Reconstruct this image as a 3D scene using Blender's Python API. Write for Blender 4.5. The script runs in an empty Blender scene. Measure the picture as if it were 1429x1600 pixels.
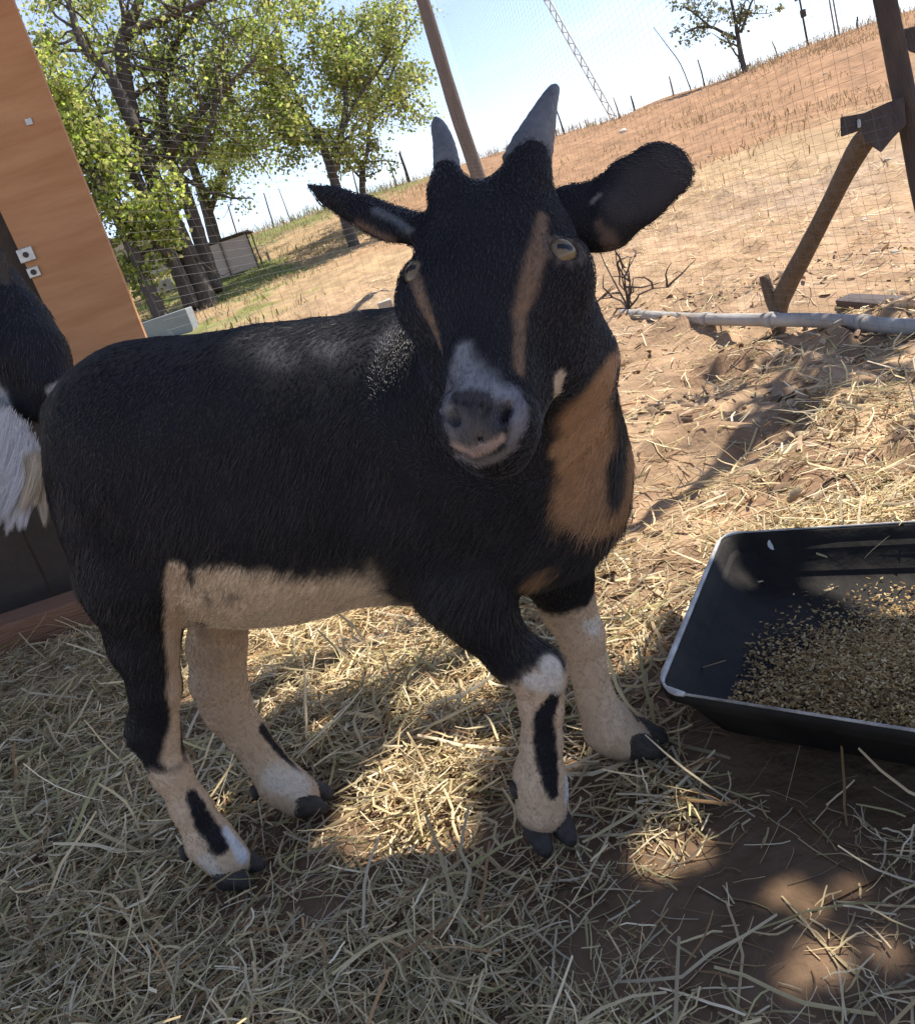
import bpy, math, random, time
import numpy as np
import openvdb
from mathutils import Vector, Matrix
from mathutils.bvhtree import BVHTree
T0 = time.time()
rng = np.random.default_rng(7)
random.seed(7)
scene = bpy.context.scene
COL = scene.collection

# ------------------------------------------------------------------ camera
PITCH = math.radians(16.0); ROLL = math.radians(18.3); FPX = 1400.0; EYE = np.array([0, 0, 0.6])
R0 = np.array([1, 0, 0.]); U0 = np.array([0, math.sin(PITCH), math.cos(PITCH)])
FW = np.array([0, math.cos(PITCH), -math.sin(PITCH)])
CX = math.cos(ROLL) * R0 - math.sin(ROLL) * U0
CY = math.sin(ROLL) * R0 + math.cos(ROLL) * U0
cam_d = bpy.data.cameras.new('camera'); cam = bpy.data.objects.new('camera', cam_d); COL.objects.link(cam)
cam_d.sensor_fit = 'HORIZONTAL'; cam_d.sensor_width = 36; cam_d.lens = 36 * FPX / 1429
cam_d.clip_start = 0.02; cam_d.clip_end = 2000
cam.matrix_world = Matrix(((CX[0], CY[0], -FW[0], EYE[0]), (CX[1], CY[1], -FW[1], EYE[1]), (CX[2], CY[2], -FW[2], EYE[2]), (0, 0, 0, 1)))
scene.camera = cam

# ------------------------------------------------------------------ light
SUN = np.array([0.50, 0.30, 0.95]); SUN = SUN / np.linalg.norm(SUN)
sun_el = math.asin(SUN[2]); sun_az = math.atan2(SUN[0], SUN[1])
world = bpy.data.worlds.new('World'); scene.world = world; world.use_nodes = True
wn = world.node_tree.nodes; wl = world.node_tree.links; wn.clear()
wo = wn.new('ShaderNodeOutputWorld'); bg = wn.new('ShaderNodeBackground'); sky = wn.new('ShaderNodeTexSky')
sky.sky_type = 'NISHITA'; sky.sun_disc = False; sky.sun_elevation = sun_el; sky.sun_rotation = sun_az
sky.air_density = 1.0; sky.dust_density = 0.3; sky.ozone_density = 1.4; sky.altitude = 2200
bg.inputs['Strength'].default_value = 0.084
# thin high cloud streaks mixed into the sky colour
tc = wn.new('ShaderNodeTexCoord'); mp = wn.new('ShaderNodeMapping'); mp.inputs['Scale'].default_value = (1.2, 2.0, 9.0)
mp.inputs['Rotation'].default_value = (0.25, 0.1, 0.3)
cn = wn.new('ShaderNodeTexNoise'); cn.inputs['Scale'].default_value = 2.2; cn.inputs['Detail'].default_value = 9; cn.inputs['Roughness'].default_value = 0.62
cr = wn.new('ShaderNodeValToRGB'); cr.color_ramp.elements[0].position = 0.50; cr.color_ramp.elements[1].position = 0.78
cr.color_ramp.elements[0].color = (0, 0, 0, 1); cr.color_ramp.elements[1].color = (0.22, 0.22, 0.22, 1)
mx = wn.new('ShaderNodeMix'); mx.data_type = 'RGBA'; mx.inputs['B'].default_value = (9, 9.6, 10.4, 1)
wl.new(tc.outputs['Generated'], mp.inputs['Vector']); wl.new(mp.outputs['Vector'], cn.inputs['Vector'])
wl.new(cn.outputs['Fac'], cr.inputs['Fac']); wl.new(cr.outputs['Color'], mx.inputs['Factor'])
wt = wn.new('ShaderNodeMix'); wt.data_type = 'RGBA'; wt.blend_type = 'MULTIPLY'; wt.inputs['Factor'].default_value = 1; wt.inputs['B'].default_value = (1.14, 0.97, 0.92, 1)
wl.new(sky.outputs['Color'], wt.inputs['A']); wl.new(wt.outputs['Result'], mx.inputs['A']); wl.new(mx.outputs['Result'], bg.inputs['Color']); wl.new(bg.outputs['Background'], wo.inputs['Surface'])
sun_d = bpy.data.lights.new('sun', 'SUN'); sun_d.energy = 2.9; sun_d.angle = math.radians(0.5); sun_d.color = (1.0, 0.93, 0.82)
sun = bpy.data.objects.new('sun', sun_d); COL.objects.link(sun)
sun.rotation_euler = Vector(SUN).to_track_quat('Z', 'Y').to_euler(); sun.location = (4, 4, 9)
scene.view_settings.view_transform = 'Standard'; scene.view_settings.look = 'None'
scene.view_settings.gamma = 1; scene.view_settings.exposure = 1.65; scene.view_settings.use_curve_mapping = False
scene.cycles.max_bounces = 8; scene.cycles.diffuse_bounces = 4; scene.cycles.transparent_max_bounces = 12
scene.cycles.use_denoising = True

# ------------------------------------------------------------------ helpers
def ray(x, y): return FW + ((x - 714.5) * CX - (y - 800) * CY) / FPX
def P(x, y, z): return EYE + ray(x, y) * z              # point seen at photo pixel x, y, z metres along the view axis
def G(x, y, h=0.0):
    d = ray(x, y); return EYE + d * (h - EYE[2]) / d[2]
HD = np.array([.967, -.254, 0]); SD = np.array([-.254, -.967, 0]); C0 = np.array([-.14, .895, 0])
def M(x, y, off=0.0):                                   # point on a plane parallel to the goat's flank
    d = ray(x, y); t = (off - (EYE - C0) @ SD) / (d @ SD); return EYE + d * t
def zc(q): return (np.array(q) - EYE) @ FW
def Lg(f, s, z): return C0 + HD * f + SD * s + np.array([0, 0, z])

def tag(o, label=None, cat=None, group=None, kind=None):
    if label: o['label'] = label
    if cat: o['category'] = cat
    if group: o['group'] = group
    if kind: o['kind'] = kind
    return o
def link(name, data, parent=None):
    o = bpy.data.objects.new(name, data); COL.objects.link(o)
    if parent: o.parent = parent
    return o
def empty(name, loc=(0, 0, 0)):
    o = bpy.data.objects.new(name, None); COL.objects.link(o); o.location = loc; o.empty_display_size = .05
    return o
def mesh_np(name, V, Fq, mat, parent=None, smooth=False, col=None, origin=None):
    """V (n,3) world verts, Fq (m,3|4) faces -> one mesh object; parent is an Empty with only a location"""
    V = np.asarray(V, np.float32); Fq = np.asarray(Fq, np.int32)
    off = np.zeros(3) if origin is None else np.array(origin)
    if parent is not None: off = np.array(parent.matrix_basis.translation) if parent.parent is None else np.array(parent.matrix_basis.translation + parent.parent.matrix_basis.translation)
    me = bpy.data.meshes.new(name); n = Fq.shape[1]
    me.vertices.add(len(V)); me.vertices.foreach_set('co', (V - off.astype(np.float32)).ravel())
    me.loops.add(Fq.size); me.loops.foreach_set('vertex_index', Fq.ravel())
    me.polygons.add(len(Fq)); me.polygons.foreach_set('loop_start', np.arange(0, Fq.size, n, dtype=np.int32))
    try: me.polygons.foreach_set('loop_total', np.full(len(Fq), n, np.int32))
    except Exception: pass
    if smooth: me.polygons.foreach_set('use_smooth', np.ones(len(Fq), bool))
    if col is not None:
        a = me.color_attributes.new('Col', 'FLOAT_COLOR', 'POINT')
        c = np.ones((len(V), 4), np.float32); c[:, :3] = col; a.data.foreach_set('color', c.ravel())
    me.update(); me.validate()
    if mat: me.materials.append(mat)
    o = link(name, me, parent)
    if parent is None and origin is not None: o.location = origin
    return o

def nmat(name, base=(.5, .5, .5), rough=.7, attr=False, noise=None, bump=0, bscale=60, spec=.3, sheen=0, metal=0, stretch=(1, 1, 1), trans=0, dark=None):
    """procedural Principled material; noise = (scale, second colour, contrast)"""
    m = bpy.data.materials.new(name); m.use_nodes = True; nt = m.node_tree; N = nt.nodes; L = nt.links
    b = N['Principled BSDF']; b.inputs['Roughness'].default_value = rough
    b.inputs['Specular IOR Level'].default_value = spec; b.inputs['Metallic'].default_value = metal
    if sheen: b.inputs['Sheen Weight'].default_value = sheen
    tcn = N.new('ShaderNodeTexCoord'); mpn = N.new('ShaderNodeMapping'); mpn.inputs['Scale'].default_value = stretch
    L.new(tcn.outputs['Object'], mpn.inputs['Vector'])
    if attr:
        at = N.new('ShaderNodeAttribute'); at.attribute_name = 'Col'; src = at.outputs['Color']
    else:
        rgb = N.new('ShaderNodeRGB'); rgb.outputs[0].default_value = (*base, 1); src = rgb.outputs[0]
    if noise:
        nz = N.new('ShaderNodeTexNoise'); nz.inputs['Scale'].default_value = noise[0]; nz.inputs['Detail'].default_value = 8; nz.inputs['Roughness'].default_value = .62
        L.new(mpn.outputs[0], nz.inputs['Vector'])
        rp = N.new('ShaderNodeValToRGB'); rp.color_ramp.elements[0].position = .5 - noise[2]; rp.color_ramp.elements[1].position = .5 + noise[2]
        L.new(nz.outputs['Fac'], rp.inputs['Fac'])
        mix = N.new('ShaderNodeMix'); mix.data_type = 'RGBA'
        L.new(rp.outputs['Color'], mix.inputs['Factor']); L.new(src, mix.inputs['A'])
        if attr:
            mul = N.new('ShaderNodeMix'); mul.data_type = 'RGBA'; mul.blend_type = 'MULTIPLY'; mul.inputs['Factor'].default_value = 1
            L.new(src, mul.inputs['A']); mul.inputs['B'].default_value = (*noise[1], 1); L.new(mul.outputs['Result'], mix.inputs['B'])
        else: mix.inputs['B'].default_value = (*noise[1], 1)
        src = mix.outputs['Result']
    L.new(src, b.inputs['Base Color'])
    if bump:
        n2 = N.new('ShaderNodeTexNoise'); n2.inputs['Scale'].default_value = bscale; n2.inputs['Detail'].default_value = 8
        L.new(mpn.outputs[0], n2.inputs['Vector'])
        bp = N.new('ShaderNodeBump'); bp.inputs['Strength'].default_value = bump; bp.inputs['Distance'].default_value = .01
        L.new(n2.outputs['Fac'], bp.inputs['Height']); L.new(bp.outputs['Normal'], b.inputs['Normal'])
    if trans:
        tr = N.new('ShaderNodeBsdfTranslucent'); ms = N.new('ShaderNodeMixShader'); ms.inputs[0].default_value = trans
        L.new(src, tr.inputs['Color']); L.new(b.outputs[0], ms.inputs[1]); L.new(tr.outputs[0], ms.inputs[2])
        L.new(ms.outputs[0], N['Material Output'].inputs['Surface'])
    return m

# value noise on numpy arrays (for terrain, colour edges, bark)
_perm = np.random.default_rng(3).random((64, 64, 64)).astype(np.float32)
def vnoise(p, s=1.0):
    p = np.asarray(p, float) * s; i = np.floor(p).astype(int); f = p - i; f = f * f * (3 - 2 * f); r = 0
    for dx in (0, 1):
        for dy in (0, 1):
            for dz in (0, 1):
                w = (f[..., 0] if dx else 1 - f[..., 0]) * (f[..., 1] if dy else 1 - f[..., 1]) * (f[..., 2] if dz else 1 - f[..., 2])
                r = r + w * _perm[(i[..., 0] + dx) % 64, (i[..., 1] + dy) % 64, (i[..., 2] + dz) % 64]
    return r - .5
def fbm(p, s=1.0, o=4):
    r = 0; a = 1.0
    for k in range(o): r = r + a * vnoise(np.asarray(p) + 17.3 * k, s * 2 ** k); a *= .5
    return r
def sstep(a, b, x): t = np.clip((x - a) / (b - a), 0, 1); return t * t * (3 - 2 * t)

def tube(pts, rad, seg=8, rnd=0.0, cap=True):
    """verts, quads of a tapered tube along pts"""
    pts = np.array(pts, float); n = len(pts); rad = np.broadcast_to(np.array(rad, float), (n,))
    tg = np.gradient(pts, axis=0); tg /= np.linalg.norm(tg, axis=1)[:, None] + 1e-12
    up = np.array([0, 0, 1.]) if abs(tg[0][2]) < .9 else np.array([1., 0, 0])
    V = []
    for i in range(n):
        a = np.cross(tg[i], up); a /= np.linalg.norm(a); b = np.cross(a, tg[i]); up = b
        for k in range(seg):
            th = 2 * math.pi * k / seg; r = rad[i] * (1 + rnd * (random.random() - .5))
            V.append(pts[i] + r * (math.cos(th) * a + math.sin(th) * b))
    Fq = [[i * seg + k, i * seg + (k + 1) % seg, (i + 1) * seg + (k + 1) % seg, (i + 1) * seg + k] for i in range(n - 1) for k in range(seg)]
    if cap:
        V.append(pts[0]); V.append(pts[-1]); c0 = n * seg
        for k in range(seg):
            Fq.append([c0, (k + 1) % seg, k, k]); Fq.append([c0 + 1, (n - 1) * seg + k, (n - 1) * seg + (k + 1) % seg, (n - 1) * seg + (k + 1) % seg])
    return np.array(V), Fq
def spline(pts, n):
    """Catmull-Rom resample of (k,d) rows"""
    pts = np.array(pts, float); Q = np.vstack([2 * pts[0] - pts[1], pts, 2 * pts[-1] - pts[-2]]); out = []
    for t in np.linspace(0, len(pts) - 1 - 1e-9, n):
        i = int(t); f = t - i; a, b, c, d = Q[i:i + 4]
        out.append(.5 * ((2 * b) + (c - a) * f + (2 * a - 5 * b + 4 * c - d) * f * f + (-a + 3 * b - 3 * c + d) * f ** 3))
    return np.array(out)
class MB:
    def __init__(s): s.V = []; s.F = []; s.n = 0
    def add(s, V, Fq):
        Fq = [[i + s.n for i in f] for f in Fq]; s.V.extend(map(list, V)); s.F.extend(Fq); s.n = len(s.V); return s
    def box(s, c, sz, R=None, jit=0):
        c = np.array(c); h = np.array(sz) / 2
        v = np.array([[x, y, z] for x in (-1, 1) for y in (-1, 1) for z in (-1, 1)], float) * h
        if jit: v = v + (np.random.default_rng(s.n + 1).random(v.shape) - .5) * jit
        if R is not None: v = v @ np.array(R).T
        return s.add(v + c, [[0, 1, 3, 2], [4, 6, 7, 5], [0, 4, 5, 1], [2, 3, 7, 6], [0, 2, 6, 4], [1, 5, 7, 3]])
    def build(s, name, mat, parent=None, smooth=False, bevel=0, col=None):
        off = np.zeros(3)
        if parent is not None:
            off = np.array(parent.location)
            if parent.parent: off = off + np.array(parent.parent.location)
        me = bpy.data.meshes.new(name); V = (np.array(s.V) - off).tolist()
        me.from_pydata(V, [], [list(dict.fromkeys(f)) for f in s.F]); me.update()
        if smooth: me.polygons.foreach_set('use_smooth', [True] * len(me.polygons))
        me.materials.append(mat); o = link(name, me, parent)
        if bevel:
            b = o.modifiers.new('bevel', 'BEVEL'); b.width = bevel; b.segments = 2
        return o

# signed distance field modelling
class SDF:
    def __init__(s, lo, hi, h):
        s.lo = np.array(lo, np.float32); s.h = h; n = np.ceil((np.array(hi) - s.lo) / h).astype(int) + 1
        s.ax = [s.lo[i] + h * np.arange(n[i], dtype=np.float32) for i in range(3)]; s.F = np.full(n, .1, np.float32)
    def _sl(s, lo, hi):
        r = []
        for i in range(3):
            a = int(np.searchsorted(s.ax[i], lo[i])); b = int(np.searchsorted(s.ax[i], hi[i])); r.append(slice(max(a, 0), max(b, a + 1)))
        return tuple(r)
    def _pts(s, sl): return [s.ax[0][sl[0]][:, None, None], s.ax[1][sl[1]][None, :, None], s.ax[2][sl[2]][None, None, :]]
    def _mix(s, sl, d, k, sub):
        a = s.F[sl]
        if sub: d = -d; h = np.clip(.5 - .5 * (d * 1 - a * 1) / k * -1, 0, 1)
        if sub:
            h = np.clip(.5 + .5 * (d - a) / k, 0, 1); s.F[sl] = a * (1 - h) + d * h + k * h * (1 - h)
        else:
            h = np.clip(.5 + .5 * (d - a) / k, 0, 1); s.F[sl] = d * (1 - h) + a * h - k * h * (1 - h)
    def cone(s, a, b, r1, r2, k=.02, sub=False, thin=None):
        """tapered capsule; thin=(axis, t) flattens it along a unit axis by factor t"""
        a = np.array(a, np.float32); b = np.array(b, np.float32); r = max(r1, r2) + k + .008
        sl = s._sl(np.minimum(a, b) - r, np.maximum(a, b) + r); x, y, z = s._pts(sl)
        px, py, pz = x - a[0], y - a[1], z - a[2]; ba = b - a; l2 = float(ba @ ba) + 1e-12
        t = np.clip((px * ba[0] + py * ba[1] + pz * ba[2]) / l2, 0, 1)
        qx, qy, qz = px - ba[0] * t, py - ba[1] * t, pz - ba[2] * t; q2 = qx * qx + qy * qy + qz * qz
        if thin is not None:
            ax, tt = np.array(thin[0], np.float32), thin[1]; w = qx * ax[0] + qy * ax[1] + qz * ax[2]
            R = r1 + (r2 - r1) * t; k0 = np.sqrt(q2 + w * w * (1 / tt ** 2 - 1)) + 1e-9; k1 = np.sqrt(q2 + w * w * (1 / tt ** 4 - 1)) + 1e-9
            d = k0 * (k0 - R) / k1
        else: d = np.sqrt(q2) - (r1 + (r2 - r1) * t)
        s._mix(sl, d.astype(np.float32), k, sub)
    def chain(s, pts, k=.02, thin=None):
        for p, q in zip(pts[:-1], pts[1:]): s.cone(p[0], q[0], p[1], q[1], k, thin=thin)
    def ell(s, c, rad, axes=None, k=.03, sub=False):
        c = np.array(c, np.float32); A = np.eye(3) if axes is None else np.array(axes, float); rad = np.array(rad, float)
        e = np.sqrt(((A * rad[:, None]) ** 2).sum(0)) + k + .008; sl = s._sl(c - e, c + e); x, y, z = s._pts(sl); px, py, pz = x - c[0], y - c[1], z - c[2]
        k0 = 0; k1 = 0
        for i in range(3):
            w = (px * A[i, 0] + py * A[i, 1] + pz * A[i, 2]).astype(np.float32); k0 = k0 + (w / rad[i]) ** 2; k1 = k1 + (w / rad[i] ** 2) ** 2
        k0 = np.sqrt(k0) + 1e-6; d = k0 * (k0 - 1) / (np.sqrt(k1) + 1e-6); s._mix(sl, d.astype(np.float32), k, sub)
    def mesh(s):
        g = openvdb.FloatGrid(.1); g.copyFromArray(s.F)
        V, T, Q = g.convertToPolygons(isovalue=0.0, adaptivity=0.0)
        V = V * s.h + s.lo; Q = Q[:, ::-1]
        if len(T): Q = np.vstack([Q, np.hstack([T[:, ::-1], T[:, :1]])])
        return V.astype(np.float64), Q.astype(np.int64)
def vnormals(V, Q):
    n = np.cross(V[Q[:, 2]] - V[Q[:, 0]], V[Q[:, 3]] - V[Q[:, 1]]); N = np.zeros_like(V)
    for k in range(4): np.add.at(N, Q[:, k], n)
    return N / (np.linalg.norm(N, axis=1)[:, None] + 1e-12)
def stamp(V, C, centres, radii, colour, soft=.35, nz=.35, nscale=60, amt=1.0):
    """3-D paint: blend colour into vertices near the centres"""
    d = np.full(len(V), 9.0)
    for c, r in zip(centres, radii): d = np.minimum(d, np.linalg.norm(V - c, axis=1) / r)
    d = d + nz * fbm(V, nscale, 3); w = (1 - sstep(1 - soft, 1 + soft, d)) * amt
    C[:] = C * (1 - w[:, None]) + np.array(colour) * w[:, None]
def fur(name, V, Q, N, C, n, flow, length, width, parent, mat, seed=1, lift=.35, mask=None, clump=.14):
    """short coat as hair strands rooted on the surface"""
    r = np.random.default_rng(seed); A = .5 * np.linalg.norm(np.cross(V[Q[:, 2]] - V[Q[:, 0]], V[Q[:, 3]] - V[Q[:, 1]]), axis=1)
    if mask is not None: A = A * mask[Q[:, 0]]
    fi = r.choice(len(Q), n, p=A / A.sum()); u = r.random((n, 2, 1)); q = Q[fi]
    root = (V[q[:, 0]] * (1 - u[:, 0]) + V[q[:, 1]] * u[:, 0]) * (1 - u[:, 1]) + (V[q[:, 3]] * (1 - u[:, 0]) + V[q[:, 2]] * u[:, 0]) * u[:, 1]
    nn = N[q[:, 0]]; c = C[q[:, 0]]; fl = flow(root, nn); fl = fl - (fl * nn).sum(1)[:, None] * nn; fl /= np.linalg.norm(fl, axis=1)[:, None] + 1e-9
    cl = np.stack([vnoise(root + 31 * k, 55) for k in range(3)], 1); fl = fl + clump * 2.2 * cl + r.normal(0, .13, fl.shape)
    L = length(root) * (.65 + .6 * r.random(n)); lf = lift * (.5 + r.random(n))
    ts = np.array([0, .3, .65, 1.0]); pts = []
    for t in ts: pts.append(root - nn * .0012 + fl * (L * t)[:, None] + nn * (L * lf * t * (1.15 - .75 * t))[:, None] + np.array([0, 0, -1]) * (L * .10 * t * t)[:, None])
    pts = np.stack(pts, 1)
    off = np.zeros(3) if parent is None else np.array(parent.location)
    hc = bpy.data.hair_curves.new(name); hc.add_curves([4] * n)
    hc.attributes['position'].data.foreach_set('vector', (pts - off).astype(np.float32).ravel())
    w = (width * np.array([1, .9, .6, .12]))[None, :] * (.7 + .6 * r.random(n))[:, None]
    ra = hc.attributes.get('radius') or hc.attributes.new('radius', 'FLOAT', 'POINT'); ra.data.foreach_set('value', w.astype(np.float32).ravel())
    ca = hc.attributes.new('Col', 'FLOAT_COLOR', 'CURVE'); cc = np.ones((n, 4), np.float32); cc[:, :3] = c * (.7 + .6 * r.random((n, 1))); ca.data.foreach_set('color', cc.ravel())
    hc.materials.append(mat); o = link(name, hc, parent); o['kind'] = 'stuff'; return o

M_coat = nmat('coat', attr=True, rough=.75, spec=.15)
M_fur = nmat('fur', attr=True, rough=.38, spec=.55, sheen=.08)
M_horn = nmat('horn', base=(.085, .088, .098), rough=.5, noise=(60, (.14, .145, .155), .2), bump=.4, bscale=140)
M_hoof = nmat('hoof', base=(.022, .019, .018), rough=.75, noise=(80, (.07, .06, .05), .25), bump=.4, bscale=150)
M_eye = nmat('eye', attr=True, rough=.10, spec=.4)
M_eyed = nmat('eye_dark', base=(.012, .010, .009), rough=.3, spec=.25)
BLACK = (.0125, .0125, .0155); TAN = (.34, .20, .105); PALE = (.56, .42, .29); CREAM = (.60, .54, .46); WHITE = (.62, .62, .64)
#@@GOAT
# ------------------------------------------------------------------ the goat
goat = empty('goat', (float(C0[0]), float(C0[1]), 0))
tag(goat, 'black and tan dwarf goat with short horns looking at the camera on the straw', 'goat')
S = SDF((-.52, .56, -.01), (.36, 1.13, .80), .0032)
fr = (HD, SD, np.array([0, 0, 1.]))
S.ell(Lg(-.03, 0, .428), (.225, .110, .145), fr, k=.04)          # barrel
S.ell(Lg(-.150, 0, .462), (.105, .098, .130), fr, k=.04)         # rump
S.ell(Lg(.13, 0, .405), (.12, .100, .140), fr, k=.05)            # shoulder
S.ell(Lg(.222, .01, .382), (.102, .085, .118), fr, k=.05)         # brisket
S.cone(Lg(-.13, 0, .515), Lg(.10, 0, .475), .086, .078, k=.05)      # back line
def leg(off, pts, k=.018, thin=None):
    ch = []
    for x, y, r, *o in pts:
        q = M(x, y, off + (o[0] if o else 0)); ch.append((q, (r * (.87 if r < 60 else .97)) * zc(q) / FPX))
    S.chain(ch, k=k)
NH = [(200, 800, 100, -.02), (208, 900, 80, 0), (224, 1000, 56), (243, 1075, 39), (238, 1140, 40), (266, 1205, 29), (298, 1262, 28), (326, 1312, 35), (345, 1332, 30), (360, 1348, 34)]
FH = [(330, 860, 80, .0), (345, 940, 55), (339, 1010, 46), (342, 1065, 44), (356, 1110, 37), (386, 1150, 30), (412, 1188, 28), (437, 1222, 34), (455, 1234, 29), (472, 1245, 33)]
NF = [(700, 830, 105, -.03), (722, 910, 76, -.005), (757, 970, 52), (800, 1022, 42), (842, 1050, 43), (846, 1105, 31), (846, 1160, 29), (842, 1212, 38), (846, 1235, 35), (846, 1262, 45)]
FF = [(862, 870, 70, .02), (888, 950, 42), (908, 995, 35), (919, 1050, 27), (930, 1090, 27), (950, 1135, 39), (968, 1150, 32), (988, 1160, 33)]
leg(.057, NH); leg(-.057, FH); leg(.066, NF); leg(-.056, FF)
for off, a, b in ((.057, (350, 1345), (378, 1352)), (-.057, (460, 1240), (482, 1240)), (.066, (835, 1262), (872, 1262)), (-.056, (985, 1165), (1008, 1160))):
    pass
# head frame: x across, y from poll to nose, z out of the face
def camv(v): v = v[0] * CX + v[1] * CY + v[2] * FW; return v / np.linalg.norm(v)
hy = camv((-.03, -.95, -.33)); hz = camv((-.26, .30, -.86)); hz = hz - (hz @ hy) * hy; hz /= np.linalg.norm(hz); hx = np.cross(hy, hz)
if hx @ CX < 0: hx = -hx
HO = P(752, 254, .665)
HS = 1.06
def H(x, y, z): return HO + (hx * x + hy * y + hz * z) * HS
hfr = (hx, hy, hz)
# neck
S.chain([(Lg(.15, 0, .43), .105), (Lg(.215, .03, .465), .084), (H(.0, .085, -.115), .058)], k=.05)
S.cone(Lg(.20, .01, .40), H(.03, .09, -.14), .088, .042, k=.05)
S.ell(H(0, .045, -.052), (.062, .062, .058), hfr, k=.03)
S.ell(H(-.006, .080, -.048), (.071, .044, .046), hfr, k=.02)
S.cone(H(0, .080, -.042), H(0, .178, -.034), .040, .028, k=.02)
S.ell(H(0, .186, -.038), (.034, .030, .033), hfr, k=.015)
S.ell(H(0, .199, -.052), (.023, .017, .022), hfr, k=.010)
for sx in (-1, 1):
    S.cone(H(sx * .032, .080, -.095), H(sx * .010, .172, -.058), .032, .017, k=.022)
    S.ell(H(sx * .041, .090, -.085), (.023, .046, .040), hfr, k=.02)
    S.ell(H(sx * .057, .070, -.046), (.014, .024, .022), hfr, k=.012)
    S.ell(H(sx * .021, .186, -.024), (.013, .017, .016), hfr, k=.008)
S.cone(P(702, 300, .69), P(697, 268, .70), .017, .0105, k=.014)
S.cone(P(820, 285, .68), P(829, 245, .685), .021, .0150, k=.014)
# ears
def ear(pts, axis, t, k=.012):
    ch = [(P(x, y, z), r * z / FPX) for x, y, r, z in pts]; S.chain(ch, k=k, thin=(axis, t))
axR = camv((.15, .25, -1)); axL = camv((.1, .75, -.7))
ear([(905, 345, 46, .73), (945, 336, 44, .725), (990, 300, 50, .72), (1036, 264, 50, .715)], axR, .24)
ear([(660, 358, 42, .70), (612, 349, 40, .70), (565, 329, 31, .695), (520, 308, 17, .69), (478, 287, 5, .685)], axL, .34)
S.cone(P(890, 345, .74), P(935, 348, .73), .024, .019, k=.02)
# dish of the ear, nostrils, mouth, eye sockets
for sx in (-1, 1):
    S.ell(H(sx * .0170, .190, -.009), (.0045, .0080, .009), (hx * .8 + hy * .6 * sx, -hx * .6 * sx + hy * .8, hz), k=.004, sub=True)
    S.ell(H(sx * .0570, .067, -.0160), (.0135, .0100, .0135), hfr, k=.005, sub=True)
    ed = hx * sx * .55 + hz * .835; ec = H(sx * .0500, .067, -.0270) + ed * .0060; eu = np.cross(ed, hy); eu /= np.linalg.norm(eu); ev = np.cross(ed, eu)
    rg = [(ec + (eu * math.cos(a_) * 1.15 + ev * math.sin(a_) * .80) * .0128, .0024) for a_ in np.linspace(0, 2 * math.pi, 13)]; S.chain(rg, k=.004)
    S.cone(H(sx * .001, .2035, -.016), H(sx * .032, .186, -.050), .0022, .0022, k=.003, sub=True)
S.cone(H(0, .186, .002), H(0, .212, -.006), .0012, .0012, k=.003, sub=True)
# wattle under the jaw, tail
S.cone(P(874, 578, .745), P(869, 622, .735), .0065, .0045, k=.004)
S.chain([(M(135, 622, 0), .024), (M(108, 650, 0), .020), (M(98, 700, 0), .014)], k=.02)
V, Q = S.mesh(); del S
# coat relief, then 3-D painted coat colours
N = vnormals(V, Q); V = V + N * (fbm(V, 40, 3) * .0016)[:, None]
C = np.tile(np.array(BLACK), (len(V), 1)) * (1 + .5 * fbm(V, 25, 3))[:, None]
bvh = BVHTree.FromPolygons([tuple(v) for v in V], [tuple(q) for q in Q.tolist()])
def on(x, y):
    d = Vector(ray(x, y)).normalized(); h = bvh.ray_cast(Vector(EYE), d)
    return None if h[0] is None else np.array(h[0])
def paint(pts, colour, soft=.35, nz=.35, ns=60, amt=1.0, fill=5):
    cs = []; rs = []; pts = np.array(pts, float)
    P2 = pts if len(pts) < 2 or fill < 2 else np.vstack([pts[i] * (1 - t) + pts[i + 1] * t for i in range(len(pts) - 1) for t in np.linspace(0, 1, fill)])
    for x, y, r in P2:
        q = on(x, y)
        if q is not None: cs.append(q); rs.append(r * zc(q) / FPX)
    if cs: stamp(V, C, cs, rs, colour, soft, nz, ns, amt)
bvh1 = bvh; print('goat mesh', len(V), time.time() - T0)
#@@PAINT
def region(mask, colour):
    C[:] = C * (1 - mask[:, None]) + np.array(colour) * mask[:, None]
def near_chain(off, pts, lo=0):
    ch = [(M(x, y, off), r * zc(M(x, y, off)) / FPX) for x, y, r, *o in pts[lo:]]; d = np.full(len(V), 9.)
    for (a, ra), (b, rb) in zip(ch[:-1], ch[1:]):
        ba = b - a; t = np.clip(((V - a) @ ba) / (ba @ ba), 0, 1); d = np.minimum(d, np.linalg.norm(V - a - t[:, None] * ba, axis=1) - (ra + (rb - ra) * t))
    return d
gv = V - C0; gs = gv @ SD; gf = gv @ HD
nzv = fbm(V, 45, 3)
dNH = near_chain(.057, NH, 2); dFH = near_chain(-.057, FH, 1); dNF = near_chain(.066, NF, 4); dFF = near_chain(-.056, FF, 1)
# belly and groin tan, far legs tan, lower legs pale
CREAMY = (.62, .49, .34)
region(sstep(.372, .345, V[:, 2] + .03 * nzv + .10 * np.clip(gf + .02, 0, 1)) * sstep(.085, .045, gf + .04 * nzv) * sstep(.125, .10, gs + .08 * sstep(-.10, -.15, gf)), CREAMY)
region(sstep(.012, .004, dFH) * sstep(.42, .36, V[:, 2]), tuple(.9 * np.array(PALE)))
region(sstep(.012, .004, dFF) * sstep(.36, .30, V[:, 2] + .03 * nzv), PALE)
region(sstep(.010, .004, dNH) * sstep(.180, .165, V[:, 2] + .02 * nzv), PALE)
region(sstep(.012, .004, dNF) * sstep(.215, .195, V[:, 2] + .03 * nzv), PALE)
paint([(276, 890, 16), (275, 940, 18), (273, 1000, 18), (275, 1060, 17), (277, 1120, 17), (270, 1180, 20)], PALE, fill=8, ns=90)
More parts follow.
